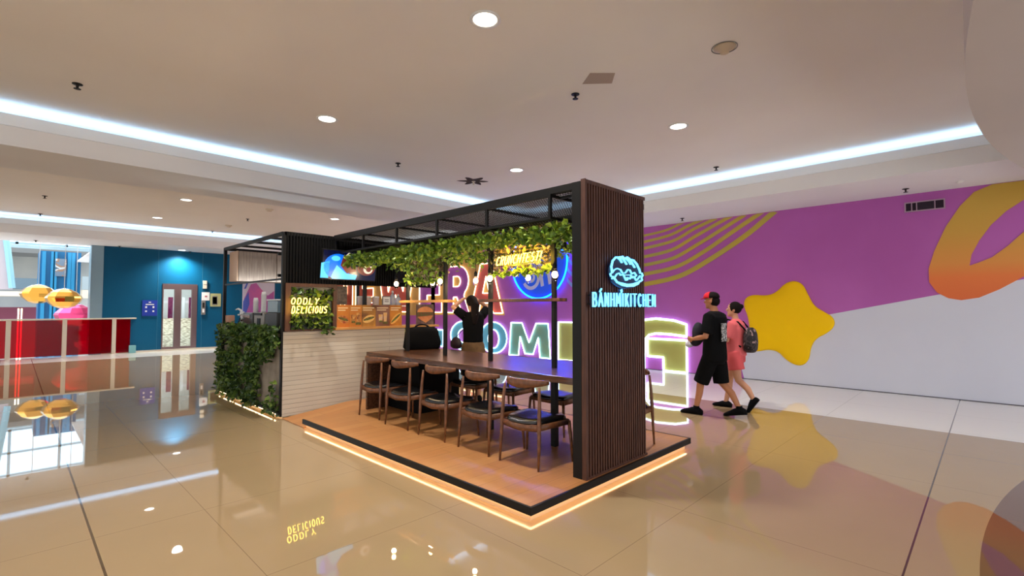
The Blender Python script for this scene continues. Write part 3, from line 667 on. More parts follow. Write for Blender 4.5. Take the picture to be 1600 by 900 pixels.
# things behind the cards: jars, frame, bottle
sh = MB().box(3.5,4.9,BY0+.10,BY0+.3,1.60,1.62)
tag(sh.build('glass_shelf', M['white']), 'thin white shelf behind the menu cards', 'shelf')
for i, x in enumerate((4.02,4.16,4.3)):
    e = empty('clear_jar', (x, BY0+.2, 1.62), 'white-lidded clear tub '+('left of','in the middle of','right of')[i]+' the row of three in the serving window', 'tub', 'tubs in the serving window')
    MB().lathe([(.04,0),(.052,.01),(.055,.12),(.05,.13)], n=14).build('tub', mat('frosted', (226,206,196), .3, trans=.3), e, local=True, smooth=True)
    MB().lathe([(.057,.13),(.057,.15),(.02,.155)], n=14).build('lid', M['white'], e, local=True)
e = empty('framed_notice', (4.47, BY0+.13, 1.62), 'small grey-framed notice standing in the serving window', 'notice')
MB().box(4.39,4.55,BY0+.13,BY0+.15,1.62,1.78).build('frame', M['grey'], e); MB().box(4.405,4.535,BY0+.126,BY0+.13,1.635,1.765).build('paper', M['white'], e)
MB().box(4.43,4.51,BY0+.124,BY0+.126,1.68,1.69).box(4.43,4.51,BY0+.124,BY0+.126,1.71,1.72).build('print', M['black'], e)
for x, h, l_ in ((4.63,.26,'tall clear squeeze bottle beside the framed notice'), (4.74,.2,'shorter clear bottle at the end of the window shelf')):
    e = empty('clear_bottle', (x, BY0+.2, 1.62), l_, 'bottle')
    MB().lathe([(.04,0),(.046,.01),(.046,h*.6),(.03,h*.72),(.014,h*.8),(.014,h*.85)], n=14).build('body', mat('clear_plastic', (206,210,216), .25, trans=.5), e, local=True, smooth=True)
    MB().lathe([(.018,h*.85),(.018,h*.93),(.006,h)], n=10).build('cap', M['white'], e, local=True, smooth=True)
# paper menu sheet under the ledge at right of bricks
e = empty('menu_poster', (5.1, BY0+.05, .7), 'dark poster with pale lettering under the serving ledge behind the black bag', 'poster')
MB().box(4.76,5.42,BY0+.03,BY0+.05,.25,1.23).build('board', M['black2'], e)
ps = MB()
for k in range(9):
    for j in range(4): ps.box(4.95+j*.11, 5.02+j*.11+.02*((k+j) % 2), BY0+.027, BY0+.03, .9+k*.034, .912+k*.034)
ps.build('lettering', mat('pale_text', (170,160,150), .6), e)
MB().box(4.752,4.765,BY0+.0,BY0+.03,.12,1.23).build('green_edge', mat('pale_green', (170,176,120), .6), e)
# TVs
DSP = [None]
def tv(x0, x1, z0, z1, yy, tilt, label, screen):
    e = empty('wall_screen', ((x0+x1)/2, yy, (z0+z1)/2), label, 'screen')
    R = Matrix.Rotation(math.radians(tilt), 3, 'X'); w_, h_ = x1-x0, z1-z0
    MB().obox((0,0,0), (w_,.05,h_), R).build('casing', M['black'], e, local=True, bevel=.004)
    q = MB().obox((0,-.027,0), (w_-.03,.004,h_-.03)).xf(R.to_4x4()); dsp = q.build('display', screen, e, local=True); DSP[0] = dsp
    MB().obox((0,.06,0), (.12,.08,.12)).build('wall_bracket', M['black'], e, local=True)
    return e, R
scr = mat('screen_dark', (6,10,40), .15, emit=.6, ec=(4,8,50))
e, R = tv(3.17, 4.07, 2.0, 2.46, BY0-.19, 8, 'wall screen showing a blue and brown food picture, left on the fluted panel', scr)
def tvp(name, poly, m, d=.002):
    MB().prism(poly, lambda u, v, dd: R @ Vector((u, -.0295-dd, v)), 0, d).build(name, m, DSP[0], local=True)
bl = mat('screen_blue', (20,120,240), .2, emit=.6, ec=(10,100,235)); cy = mat('screen_cyan', (90,200,250), .2, emit=.7, ec=(70,185,250)); br = mat('screen_brown', (110,50,40), .2, emit=.5, ec=(110,45,40)); wt = mat('screen_pale', (220,205,190), .2, emit=.7, ec=(220,205,190)); gr = mat('screen_green', (80,140,40), .2, emit=.5, ec=(80,130,40))
tvp('picture_bowl', [(-.2+.22*math.cos(a), -.02+.19*math.sin(a)) for a in [2*PI*k/28 for k in range(28)]], bl)
tvp('picture_napkin', [(-.46,-.2),(-.46,.02),(-.33,.06),(-.34,-.2)], cy)
tvp('picture_cloth', [(-.3,-.18),(-.22,0),(-.05,-.12),(.12,-.14),(.1,-.21),(-.28,-.21)], cy, .003)
tvp('picture_egg', [(-.24+.07*math.cos(a), .1+.04*math.sin(a)) for a in [2*PI*k/20 for k in range(20)]], cy, .003)
tvp('picture_meat', [(-.16,.0),(-.12,.15),(.0,.12),(.08,.06),(.1,-.08),(-.05,-.12)], br, .004)
tvp('picture_saucer', [(.27+.15*math.cos(a), -.03+.11*math.sin(a)) for a in [2*PI*k/24 for k in range(24)]], br, .003)
tvp('picture_cup', [(.3+.08*math.cos(a), -.04+.07*math.sin(a)) for a in [2*PI*k/24 for k in range(24)]], wt, .005)
tvp('picture_coffee', [(.31+.045*math.cos(a), -.04+.04*math.sin(a)) for a in [2*PI*k/24 for k in range(24)]], br, .007)
tvp('picture_bread', [(-.1,.14),(-.04,.2),(.06,.18),(.02,.12)], wt, .005); tvp('picture_salad', [(.03,.12),(.1,.2),(.3,.16),(.34,.1),(.15,.08)], gr, .004)
e, R = tv(4.45, 5.25, 2.0, 2.40, BY0-.19, 8, 'dark wall screen with a thin blue bar, behind the hanging foliage', mat('screen_off', (8,8,12), .15))
MB().prism([(.05,.1),(.2,.1),(.2,.115),(.05,.115)], lambda u, v, dd: R @ Vector((u, -.0295-dd, v)), 0, .002).build('menu_bar', bl, DSP[0], local=True)
MB().prism([(.1,-.12),(.2,-.12),(.2,-.135),(.1,-.135)], lambda u, v, dd: R @ Vector((u, -.0295-dd, v)), 0, .002).build('menu_bar', wt, DSP[0], local=True)
# far end cabinet
ch = empty('wall_cabinet', (4.1, 9.85, 2.0), 'pale wood hanging cabinet at the back of the kiosk booth, bluish light along its foot', 'cabinet')
MB().box(2.8, 5.3, 9.62, 10.05, 2.06, 2.6).build('body', M['cab'], ch)
for x0, x1 in ((2.8,3.45),(3.46,4.1),(4.11,4.75)): MB().box(x0+.01, x1, 9.60, 9.619, 2.065, 2.595).build('door', M['cab'], ch)
MB().box(2.785, 2.799, 9.60, 10.05, 2.06, 2.6).build('end_board', mottle('peach_board', (196,160,132), (190,152,122), 3, .5), ch)
lamp('cabinet_light', 'AREA', (3.4, 9.5, 2.0), 5, (.75,.9,1), rot=(PI-.35,0,0), shape='RECTANGLE', size=1.6, size_y=.05)
# spot on the frame
e = empty('track_spot', (3.6, 8.6, 2.4), 'black track spot lamp hanging inside the booth roof', 'spot lamp')
MB().box(3.4,3.75,8.58,8.63,2.6,2.635).build('track', M['black'], e); MB().bar((3.55,8.6,2.6),(3.55,8.6,2.5),.02).build('stem', M['black'], e)
MB().lathe([(.045,-.1),(.05,-.09),(.05,.09),(.03,.1)], (3.53,8.6,2.41), 14, Matrix.Rotation(.3,3,'Y')).build('lamp_body', M['black'], e, smooth=True)
# machines on the worktop
def at_c(px, py, x=3.05): return atx(px, py, x)
wz = 1.25
e = empty('coffee_machine', (3.1, 9.55, wz), 'black and steel coffee machine on the booth worktop', 'coffee machine')
MB().box(2.95,3.3,9.3,9.8,wz,wz+.24).build('body', mat('machine_black', (50,50,48), .3), e, bevel=.02)
MB().box(2.93,2.949,9.35,9.75,wz+.15,wz+.21).build('front_panel', M['steel'], e); MB().tube([(2.92,9.6,wz+.15),(2.86,9.57,wz+.1)], .02, 8).build('spout', M['steel'], e); MB().box(2.9,2.949,9.35,9.75,wz+.001,wz+.03).build('drip_tray', M['steel'], e)
e = empty('grinder', (3.1, 8.95, wz), 'grey boxy grinder with a dark opening on the booth worktop', 'grinder')
MB().box(2.95,3.25,8.72,9.2,wz+.001,wz+.25).build('body', mat('machine_grey', (150,146,138), .4), e, bevel=.012); MB().box(2.94,2.949,8.88,9.02,wz+.02,wz+.15).build('opening', M['black'], e); MB().box(2.93,2.949,8.8,9.14,wz+.2,wz+.24).build('panel', M['black'], e)
for i, (y, h, z, l_) in enumerate(((9.52,.2,wz+.24,'shorter stack of white paper cups on the coffee machine'), (9.2,.29,wz+.251,'taller stack of white paper cups on the grinder'))):
    e = empty('cup_stack', (3.08, y-.08*i, z), l_, 'cup stack', 'paper cup stacks')
    b = MB(); n_ = int(h/.018)
    for k in range(n_): z0 = k*.018; b.lathe([(.036,z0),(.044,z0+.014),(.047,z0+.0165),(.044,z0+.0175)], n=14)
    b.lathe([(.044,n_*.018),(.033,n_*.018+.07),(.02,n_*.018+.072)], n=14); b.build('cups', M['white'], e, local=True, smooth=True)
e = empty('tap_tower', (2.98, 9.93, wz), 'white lever tap tower at the left end of the booth worktop', 'tap')
MB().lathe([(.05,0),(.05,.02),(.03,.04),(.03,.2),(.04,.22),(.04,.26)], n=12).build('column', M['white'], e, local=True, smooth=True)
MB().tube([(0,.02,.27),(-.02,.16,.31),(-.02,.3,.29)], [.02,.016,.01], 8).build('lever', M['white'], e, local=True, smooth=True); MB().tube([(-.02,0,.2),(-.1,-.12,.2)], .014, 8).build('spout', M['white'], e, local=True, smooth=True); MB().tube([(-.03,.0,.14),(-.1,-.1,.02)], .01, 6).build('hose', M['black'], e, local=True)
tag(MB().box(2.73,2.84,9.86,10.04,1.2501,1.44).build('tissue_box', mat('peach', (190,140,116), .6), bevel=.01), 'peach-coloured upright box on the left corner of the booth worktop', 'box')
tag(MB().box(3.1,3.3,9.83,10.03,1.2501,1.48).build('pale_box', mat('pale_blue_box', (140,170,190), .4), bevel=.01), 'pale blue box behind the white tap', 'box')
tag(MB().box(2.95,3.2,8.15,8.66,1.2501,1.5).build('dark_bin', mat('dark_bin', (62,62,60), .5), bevel=.01), 'dark grey bin on the worktop right of the grinder', 'box')
e = empty('clear_tub', (3.0, 8.4, 1.5), 'clear lidded display tub on the dark grey bin', 'tub')
MB().box(2.97,3.18,8.2,8.62,1.501,1.7).build('tub', mat('frosted_tub', (150,176,186), .2, trans=.5), e, bevel=.01); MB().box(2.96,3.19,8.19,8.63,1.7,1.72).build('lid', M['white'], e)
# ivy on the side of the booth
iv = MB()
for i in range(3600):
    y = 7.3+rnd()*2.85; z = .06+rnd()*1.22
    dn = noise.noise(Vector((y*2.2, z*1.3, 3)))+.35*noise.noise(Vector((y*7, z*5, 1)))
    if dn < -.16 and z < 1.05 or (y < 8.1 and dn < .02 and .15 < z < .95): continue
    leaf(iv, Vector((2.69-rnd()*.07-.03*max(dn,0), y, z)), .05+rnd()*.045)
for i in range(240):
    leaf(iv, Vector((2.66+rnd()*.1, 7.3+rnd()*2.8, 1.25+rnd()*.05)), .05+rnd()*.04)
for i in range(110): leaf(iv, Vector((2.7+rnd()*.3, 10.12+rnd()*.06, .1+rnd()*1.15)), .05+rnd()*.04)
ivo = tag(iv.build('ivy_wall', M['leafd']), 'dense dark green ivy covering the left side of the kiosk booth', 'ivy', kind='stuff')
# small screen behind slat wall
e = empty('side_screen', (4.6, 2.75, 2.14), 'small black-framed screen sticking out behind the slat wall top', 'screen')
MB().box(4.49,4.66,2.66,2.72,2.14,2.36).build('casing', M['black'], e); MB().box(4.5,4.62,2.655,2.66,2.17,2.33).build('display', mottle('side_pic', (150,120,130), (50,40,46), 20, .4), e)
MB().lathe([(.02,0),(.04,.01),(.04,.04),(.015,.05)], (4.56,2.7,2.08), 10).build('knob', M['grey'], e)
# ================================================================== MURAL ART
def flat(loops, m, name, d0=0., d1=.006): return MB().prism(loops, mw, d0, d1).build(name, m)
# star (puffy relief)
stp = [(1240,438),(1226,443),(1214,456),(1199,462),(1176,460),(1164,466),(1162,478),(1169,495),(1172,515),(1166,533),(1169,546),(1182,550),(1200,546),(1216,549),(1228,562),(1243,571),(1256,571),(1265,561),(1267,543),(1275,529),(1294,520),(1305,509),(1303,496),(1288,487),(1272,478),(1262,458),(1254,443)]
q = [atx(p[0], p[1], WX) for p in stp]; q = [(p.y, p.z) for p in q]
def smooth_loop(q, it=2):
    for _ in range(it):
        r = []
        for i in range(len(q)):
            a, b = q[i], q[(i+1) % len(q)]; r += [(a[0]*.75+b[0]*.25, a[1]*.75+b[1]*.25), (a[0]*.25+b[0]*.75, a[1]*.25+b[1]*.75)]
        q = r
    return q
q = smooth_loop(q)
cyy = sum(p[0] for p in q)/len(q); czz = sum(p[1] for p in q)/len(q)
e = MB(); rs = []
for s_, d in ((1,0),(.995,.02),(.975,.035),(.9,.055),(.75,.075),(.5,.09),(.25,.1),(.05,.102)):
    rs.append([Vector((WX-d, cyy+(u-cyy)*s_, czz+(v-czz)*s_)) for u, v in q])
e.rings(rs)
tag(e.build('mural_star', mat('star_yellow', (252,202,0), .5, spec=.2), smooth=True), 'big puffy yellow star on the mural wall', 'star')
# curled ring
ro = [(1550,283),(1522,300),(1500,322),(1478,354),(1460,392),(1451,420),(1452,441),(1464,457),(1482,466),(1502,469),(1530,465),(1562,452),(1600,432)]
ri = [(1600,362),(1575,384),(1550,402),(1530,410),(1515,415),(1518,398),(1530,376),(1548,352),(1572,330),(1600,312)]
f3 = lambda l: [(lambda p: (p.y, p.z))(atx(a, b, WX)) for a, b in l]
top = f3([(1600,284)])[0]
RO = f3(ro); RI = f3(ri)
ring = RO+[(-1.6,2.7),(-2.4,3.2),(-2.4,3.64),(-1.7,3.64),(-1.2,3.3)]+RI+[(-.9,3.64)]
ringm = ramp_mat('ring_gradient', 2, [(1.7,(226,108,54)),(2.1,(232,122,58)),(2.35,(224,146,66)),(2.9,(206,158,62)),(3.6,(196,160,60))], .5)
RO = [(RO[0][0], min(RO[0][1], 3.64))]+RO[1:]
ring = RO+[(-1.6,2.75),(-1.3,3.4)]+RI+[(-.95,3.64)]
tag(flat(ring, ringm, 'mural_ring', 0, .008), 'curling yellow to orange tube painted at the right end of the mural', 'painted ring')
# yellow arcs
ac = MB()
AR = [[(998,446),(1060,432),(1110,405),(1165,368),(1205,335)], [(998,430),(1056,417),(1100,393),(1145,362),(1185,335)], [(998,416),(1050,404),(1090,382),(1130,357),(1160,338)], [(998,403),(1048,391),(1085,370),(1120,350),(1138,340)],
      [(998,390),(1050,377),(1084,358),(1115,343)], [(998,380),(1045,368),(1075,353),(1093,345)], [(998,370),(1040,360),(1070,346)]]
WD = [.115,.095,.085,.08,.075,.07,.06]
for l_, wd in zip(AR, WD):
    ext = (2*l_[-1][0]-l_[-2][0], 2*l_[-1][1]-l_[-2][1]); ll = [l_[0]]+l_+[ext, ext]; pp = []
    for i in range(1, len(ll)-2):
        p0, p1, p2, p3 = ll[i-1], ll[i], ll[i+1], ll[i+2]
        for k in range(6):
            t_ = k/6; pp.append(tuple(.5*(2*p1[j]+(p2[j]-p0[j])*t_+(2*p0[j]-5*p1[j]+4*p2[j]-p3[j])*t_*t_+(3*p1[j]-p0[j]-3*p2[j]+p3[j])*t_**3) for j in (0,1)))
    W_ = []
    for a, b in f3(pp):
        if b > 3.68: break
        W_.append((a, b))
    up_ = []; dn_ = []
    for i, (a, b) in enumerate(W_):
        a0, b0 = W_[max(i-1,0)]; a1, b1 = W_[min(i+1,len(W_)-1)]; dd = Vector((a1-a0, b1-b0)); dd.normalize(); n = Vector((-dd.y, dd.x))*wd/2
        up_.append((a+n.x, min(b+n.y,3.64))); dn_.append((a-n.x, min(b-n.y,3.64)))
    ac.prism(up_+dn_[::-1], mw, 0, .005)
tag(ac.build('mural_arcs', mottle('arc_yellow', (196,170,58), (178,168,80), .8, .55)), 'fan of mustard yellow curved stripes painted beside the slat wall', 'painted stripes')
tl = MB()
for k in range(4):
    l_ = f3([(886,386+k*17),(892,393+k*17),(900,400+k*17),(916,405+k*17)])
    tl.prism([(a, b+.06) for a, b in l_]+[(a, b-.06) for a, b in l_[::-1]], mw, 0, .004)
tag(tl.build('mural_stripes', mat('stripe_teal', (140,166,190), .55)), 'pale teal stripes painted right of the blue round sign', 'painted stripes')
# letters
def curve(pts): return pts
GL = {
 'N': [[(0,0),(0,1),(.3,1),(.68,.48),(.68,1),(1,1),(1,0),(.7,0),(.32,.52),(.32,0)]],
 'E': [[(0,0),(0,1),(1,1),(1,.77),(.36,.77),(.36,.62),(.9,.62),(.9,.39),(.36,.39),(.36,.23),(1,.23),(1,0)]],
 'W': [[(0,1),(.16,0),(.4,0),(.5,.42),(.6,0),(.84,0),(1,1),(.78,1),(.71,.5),(.6,.9),(.4,.9),(.29,.5),(.22,1)]],
 'R': [[(0,0),(0,1),(.55,1)]+arc(.55,.68,.42,.32,80,-50,8)+[(.78,.36),(1,0),(.7,0),(.48,.33),(.34,.33),(.34,0)], [(.33,.56),(.33,.78),(.5,.78)]+arc(.5,.67,.13,.11,70,-70,5)+[(.5,.56)]],
 'A': [[(0,0),(.33,1),(.67,1),(1,0),(.72,0),(.66,.2),(.34,.2),(.28,0)], [(.4,.4),(.5,.74),(.6,.4)]],
 'C': [arc(.5,.5,.5,.5,45,315,22)+arc(.5,.5,.22,.24,315,45,12)],
 'O': [arc(.5,.5,.5,.5,0,345,23), arc(.5,.46,.2,.3,0,340,17)],
 'M': [[(0,0),(.05,1),(.33,1),(.5,.42),(.67,1),(.95,1),(1,0),(.76,0),(.72,.58),(.6,.08),(.4,.08),(.28,.58),(.24,0)]],
 'I': [[(0,0),(0,1),(1,1),(1,0)]],
 'G': [[(1.0,.70),(1.0,.93),(.8,1.0),(.5,1.03),(.25,.99),(.08,.9),(0,.75),(0,.02),(.3,.02),(.3,.6),(.38,.7),(.5,.735),(.75,.73)],
       [(.35,.63),(1,.63),(1,.02),(.62,.02),(.62,.28),(.35,.28)]],
}
def letter(ch, y0, y1, z0, z1, face, tube, lab, word, sh=None, tr=.022, zsl=0):
    e = empty('neon_letter', (WX, (y0+y1)/2, max(z0,.0)), lab, 'letter', word)
    loops = [[(y0+(y1-y0)*u, z0+(z1-z0)*v+zsl*u) for u, v in l] for l in GL[ch]]
    if ch == 'G':
        fb = MB()
        for l in loops: fb.prism(l, mw, .01, .016)
    else: fb = MB().prism(loops, mw, .01, .016)
    fo_ = fb.build('painted_face', face, e)
    if sh:
        sb = MB()
        for l in loops[:1]: sb.prism([(a-.06, b-.07) for a, b in l], mw, .004, .009)
        sb.build('painted_shadow', sh, e)
    tb_ = MB()
    for l in loops:
        d = []
        for i in range(len(l)):           # densify corners slightly
            a, b = Vector(l[i]), Vector(l[(i+1) % len(l)])
            if (b-a).length > .25: d += [tuple(a), tuple(a+(b-a)*.06/(b-a).length), tuple(b-(b-a)*.06/(b-a).length)]
            else: d.append(tuple(a))
        tb_.tube([mw(a, b, .045) for a, b in d], tr, 6, closed=True)
    tb_.build('neon_tube', tube, fo_, smooth=True)
mu = mat('mural_mustard', (196,152,84), .55); must2 = mat('mural_olive', (176,168,84), .55)
struct(MB().prism([(12.35,1.32),(12.6,3.64),(24.2,3.64),(24.2,1.1),(14,1.3)], mw, -.001, .003), 'trim_7', mu)
red = mat('mural_red', (196,88,76), .55); pup = mat('mural_magenta', (150,74,170), .55); cor = mat('mural_coral', (206,92,84), .55); tea = mat('mural_teal', (98,170,184), .55); tea2 = mottle('mural_teal_green', (110,172,160), (134,160,110), .8, .55)
W1 = 'warm neon letters of the upper mural line'; W2 = 'cool neon letters of the lower mural line'
for ch, a, b, m_, l_ in (('N',23.6,21.8,red,'letter N outlined in warm neon, first of the upper mural line'), ('E',21.5,19.7,red,'letter E outlined in warm neon, seen through the serving window after the N'), ('W',19.4,16.7,red,'letter W outlined in warm neon, seen through the serving window'),
                       ('E',16.3,14.85,pup,'letter E outlined in warm neon, just left of the big R'), ('R',14.6,13.25,pup,'purple letter R outlined in warm neon left of the standing person'), ('A',13.2,11.55,cor,'coral letter A outlined in warm neon behind the standing person')):
    letter(ch, a, b, 1.38, 3.08, m_, M['neonw'], l_, W1, mu, .019)
for ch, a, b, m_, l_ in (('C',14.3,12.75,tea,'teal letter C outlined in cool neon behind the standing person'), ('O',12.65,11.35,tea,'teal letter O outlined in cool neon behind the table post'), ('M',11.25,9.5,tea2,'green letter M outlined in cool neon above the table edge'),
                       ('I',9.2,8.62,must2,'olive letter I outlined in cool neon just left of the slat wall'), ('N',8.4,7.1,must2,'letter N outlined in cool neon, hidden behind the slat wall')):
    letter(ch, a, b, .03, 1.08 if ch != 'I' else 1.14, m_, M['neonc'], l_, W2, None, .019)
letter('G', 6.85, 5.24, -.02, 1.26, must2, M['neonc'], 'large olive letter G outlined in cool neon right of the slat wall', W2, None, .026)
letter('I', 15.3, 14.75, .1, .72, tea, M['neonc'], 'short neon-outlined stroke right of the dark poster, left of the post', W2, None, .024)
# round blue sign
cx, cz, cr = 9.98, 2.98, 1.13
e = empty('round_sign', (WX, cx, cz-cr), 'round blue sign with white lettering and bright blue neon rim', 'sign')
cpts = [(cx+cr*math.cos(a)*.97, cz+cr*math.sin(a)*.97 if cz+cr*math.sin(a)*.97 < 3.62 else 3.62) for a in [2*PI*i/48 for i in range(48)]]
MB().prism(cpts, mw, 0, .03).build('disc', mat('sign_blue', (24,84,176), .4, emit=.28, ec=(6,70,230)), e)  # faint blue glow added to the disc to strengthen the blue on the table
aa = [a for a in [math.radians(128+i*(412-128)/60) for i in range(61)]]
MB().tube([mw(cx+cr*math.cos(a), cz+cr*math.sin(a), .05) for a in aa if cz+cr*math.sin(a) < 3.6], .028, 8).build('neon_rim', M['neonb'], e, smooth=True)
lw = MB(); sgw = mat('sign_white', (214,216,222), .5)
def ringp(c0, c1, r0, r1, a0, a1): return arc(c0, c1, r0, r0, a0, a1, 24)+arc(c0, c1, r1, r1, a1, a0, 24)
lw.prism([ (cx+a, cz+b) for a, b in ringp(.32,-.48,.38,.27,20,330)], mw, .03, .04).prism([(cx+a, cz+b) for a, b in ringp(.32,-.46,.18,.09,0,350)], mw, .03, .04)
lw.prism([(cx+.04,cz+.1),(cx-.08,cz+.1),(cx-.22,cz-.74),(cx-.1,cz-.77)], mw, .03, .04).prism([(cx-.26,cz+.14),(cx-.38,cz+.14),(cx-.53,cz-.68),(cx-.41,cz-.71)], mw, .03, .04)
lw.build('white_letters', sgw, e)
# vent
a = atx(1413,317,WX); b = atx(1478,328,WX)
e = empty('wall_vent', (WX, (a.y+b.y)/2, 3.3), 'rectangular air vent high on the purple mural wall', 'vent')
y0, y1, z0, z1 = .52, 1.08, 3.32, 3.5
MB().box(WX-.02,WX,y0,y1,z0,z0+.02).box(WX-.02,WX,y0,y1,z1-.02,z1).box(WX-.02,WX,y0,y0+.02,z0+.02,z1-.02).box(WX-.02,WX,y1-.02,y1,z0+.02,z1-.02).box(WX-.02,WX,y0+.13,y0+.145,z0+.02,z1-.02).box(WX-.02,WX,y0+.38,y0+.395,z0+.02,z1-.02).box(WX-.02,WX,y0+.45,y0+.465,z0+.02,z1-.02).build('frame', mat('vent_frame', (170,140,160), .5), e)
MB().box(WX-.004,WX,y0+.02,y1-.02,z0+.02,z1-.02).build('dark_duct', mat('duct', (40,22,40), .8), e)
v_ = MB()
for k in range(6): v_.box(WX-.015,WX-.005,y0+.145,y0+.38,z0+.03+k*.022,z0+.036+k*.022)
v_.build('louvres', mat('louvre', (60,50,66), .6), e)
# ================================================================== CEILING FITTINGS
def downlight(x, y, z, lab, pw):
    e = empty('downlight', (x, y, z), lab, 'ceiling light', 'round recessed downlights')
    MB().rings([[Vector((r*math.cos(2*PI*j/28), r*math.sin(2*PI*j/28), h)) for j in range(28)] for r, h in ((.115,-.001),(.14,-.001),(.142,-.008),(.12,-.014),(.108,-.006))], cap=False).build('trim_ring', M['white'], e, local=True, smooth=True)
    MB().lathe([(.112,-.001),(.108,-.006),(.02,-.0065)], n=24).build('lens', M['disc'], e, local=True)
    lamp('downlight_beam', 'SPOT', (0,0,-.03), pw, (1,.95,.88), parent=e, spot_size=2.5, spot_blend=.9, shadow_soft_size=.1)
DL = [(758,30,ZC,'largest, at the top centre above the camera'), (511,185.5,ZC,'left of the top centre one, above the kiosk'), (1060,197,ZC,'right of the slat wall top'), (807,265.5,ZC,'smallest of the near ceiling, just above the canopy'),
      (291,312,ZC,'in the second ceiling bay, right of its neighbour'), (246,340,ZC,'in the second ceiling bay above the teal wall'), (523,342,ZC,'just above the booth corner of the kiosk')]
for px, py, z, l_ in DL:
    p = atz(px, py, z); downlight(p.x, p.y, z, 'round recessed ceiling downlight '+l_, SPOT)
downlight(4.24, 20.95, ZL, 'round recessed downlight over the glass door washing the teal wall', 520)
hid = [(-.9,2.9),(-.9,6.0),(-.9,12.5),(-.9,15.6),(6.0,15.6)]
for x, y in hid: downlight(x, y, ZC, 'round recessed ceiling downlight outside the picture', SPOT) if False else None
lamp('mall_downlight', 'SPOT', (2.6,-.9,ZC-.03), SPOT, (1,.95,.88), spot_size=2.5, spot_blend=.9, shadow_soft_size=.1)
lamp('mall_downlight', 'SPOT', (-.9,2.9,ZC-.03), SPOT, (1,.95,.88), spot_size=2.5, spot_blend=.9, shadow_soft_size=.1)
lamp('mall_downlight', 'SPOT', (-.9,9.5,ZC-.03), SPOT, (1,.95,.88), spot_size=2.5, spot_blend=.9, shadow_soft_size=.1)
def sprinkler(px, py, z, l_, i=[0]):
    p = atz(px, py, z); e = empty('sprinkler', tuple(p), 'black sprinkler head '+l_, 'sprinkler', 'ceiling sprinklers')
    MB().lathe([(.05,-.0005),(.05,-.008),(.015,-.014),(.012,-.05),(.02,-.055),(.035,-.058),(.035,-.062),(.008,-.064)], n=14).build('head', M['black'], e, local=True)
for px, py, z, l_ in ((121,131,ZC,'in the upper left, nearest the camera'), (622,255,ZC,'left above the canopy beam'), (899,147,ZC,'below the pale ceiling patch'), (1119,261,ZC,'near the right cove light'), (70,306,ZC,'far left, higher of a close pair'), (63,334,ZC,'far left, lower of a close pair'),
                      (387,342,ZC,'above the booth corner beam'), (332,361,ZC,'near the far cove, left of the booth roof'), (1415,295,ZL,'above the wall vent'), (1066,341,ZL,'above the painted yellow stripes'), (56,375.5,ZL,'at the atrium ceiling edge'), (187,384.5,ZL,'at the top of the teal wall'), (297,393,ZL,'beside the door downlight')):
    sprinkler(px, py, z, l_)
e = empty('ceiling_speaker', tuple(atz(1132,74,ZC)), 'open round ceiling speaker ring with pale cone, upper right', 'speaker')
MB().tube([(.12*math.cos(a), .12*math.sin(a), -.004) for a in [2*PI*i/32 for i in range(32)]], .004, 6, closed=True).build('ring', M['grey'], e, local=True)
MB().lathe([(.105,-.0005),(.1,-.01),(.05,-.035),(.04,-.06),(.02,-.064)], n=20).build('cone', mat('cone', (200,178,150), .6), e, local=True, smooth=True)
for px, py, l_ in ((357,352,'flat pale ceiling fitting by the far cove'), (421,327,'pale smoke detector above the booth roof')):
    tag(MB().lathe([(.1,-.0005),(.1,-.02),(.06,-.04),(.055,-.06),(.02,-.062)], tuple(atz(px,py,ZC)), 16).build('ceiling_detector', M['cream']), l_, 'detector')
tag(MB().lathe([(.05,-.0005),(.05,-.02),(.03,-.035),(.01,-.037)], tuple(atz(1500,283,ZL)), 16).build('ceiling_detector', M['white']), 'small white detector above the painted orange ring', 'detector')
p = [atz(a, b, ZC-.001) for a, b in ((910,131),(922,114),(961,114),(956,130))]
tag(MB().prism([(v.x, v.y) for v in p], lambda u, v, d: Vector((u, v, d)), ZC-.004, ZC-.001).build('ceiling_patch', mat('patch', (176,160,146), .8)), 'slightly darker repair patch on the ceiling above a sprinkler', 'ceiling patch')
# soot-stained diffuser
p = atz(740, 283, ZC); sb = MB(); pts = []
for i in range(48):
    a = 2*PI*i/48; r = .13+.17*abs(math.sin(a*3+.5))**3+.05*rnd(); pts.append((p.x+r*math.cos(a), p.y+r*math.sin(a)))
e = empty('sooty_sprinkler', tuple(p), 'sprinkler with a dark star-shaped soot stain on the ceiling above the canopy', 'sprinkler')
sb.prism(pts, lambda u, v, d: Vector((u, v, d)), ZC-.004, ZC-.001); sb.build('soot_stain', mottle('soot', (44,32,26), (70,52,42), 10, .9), e)
MB().lathe([(.04,-.005),(.04,-.02),(.015,-.03),(.015,-.07),(.03,-.075)], tuple(p), 12).build('head', M['cream'], e)
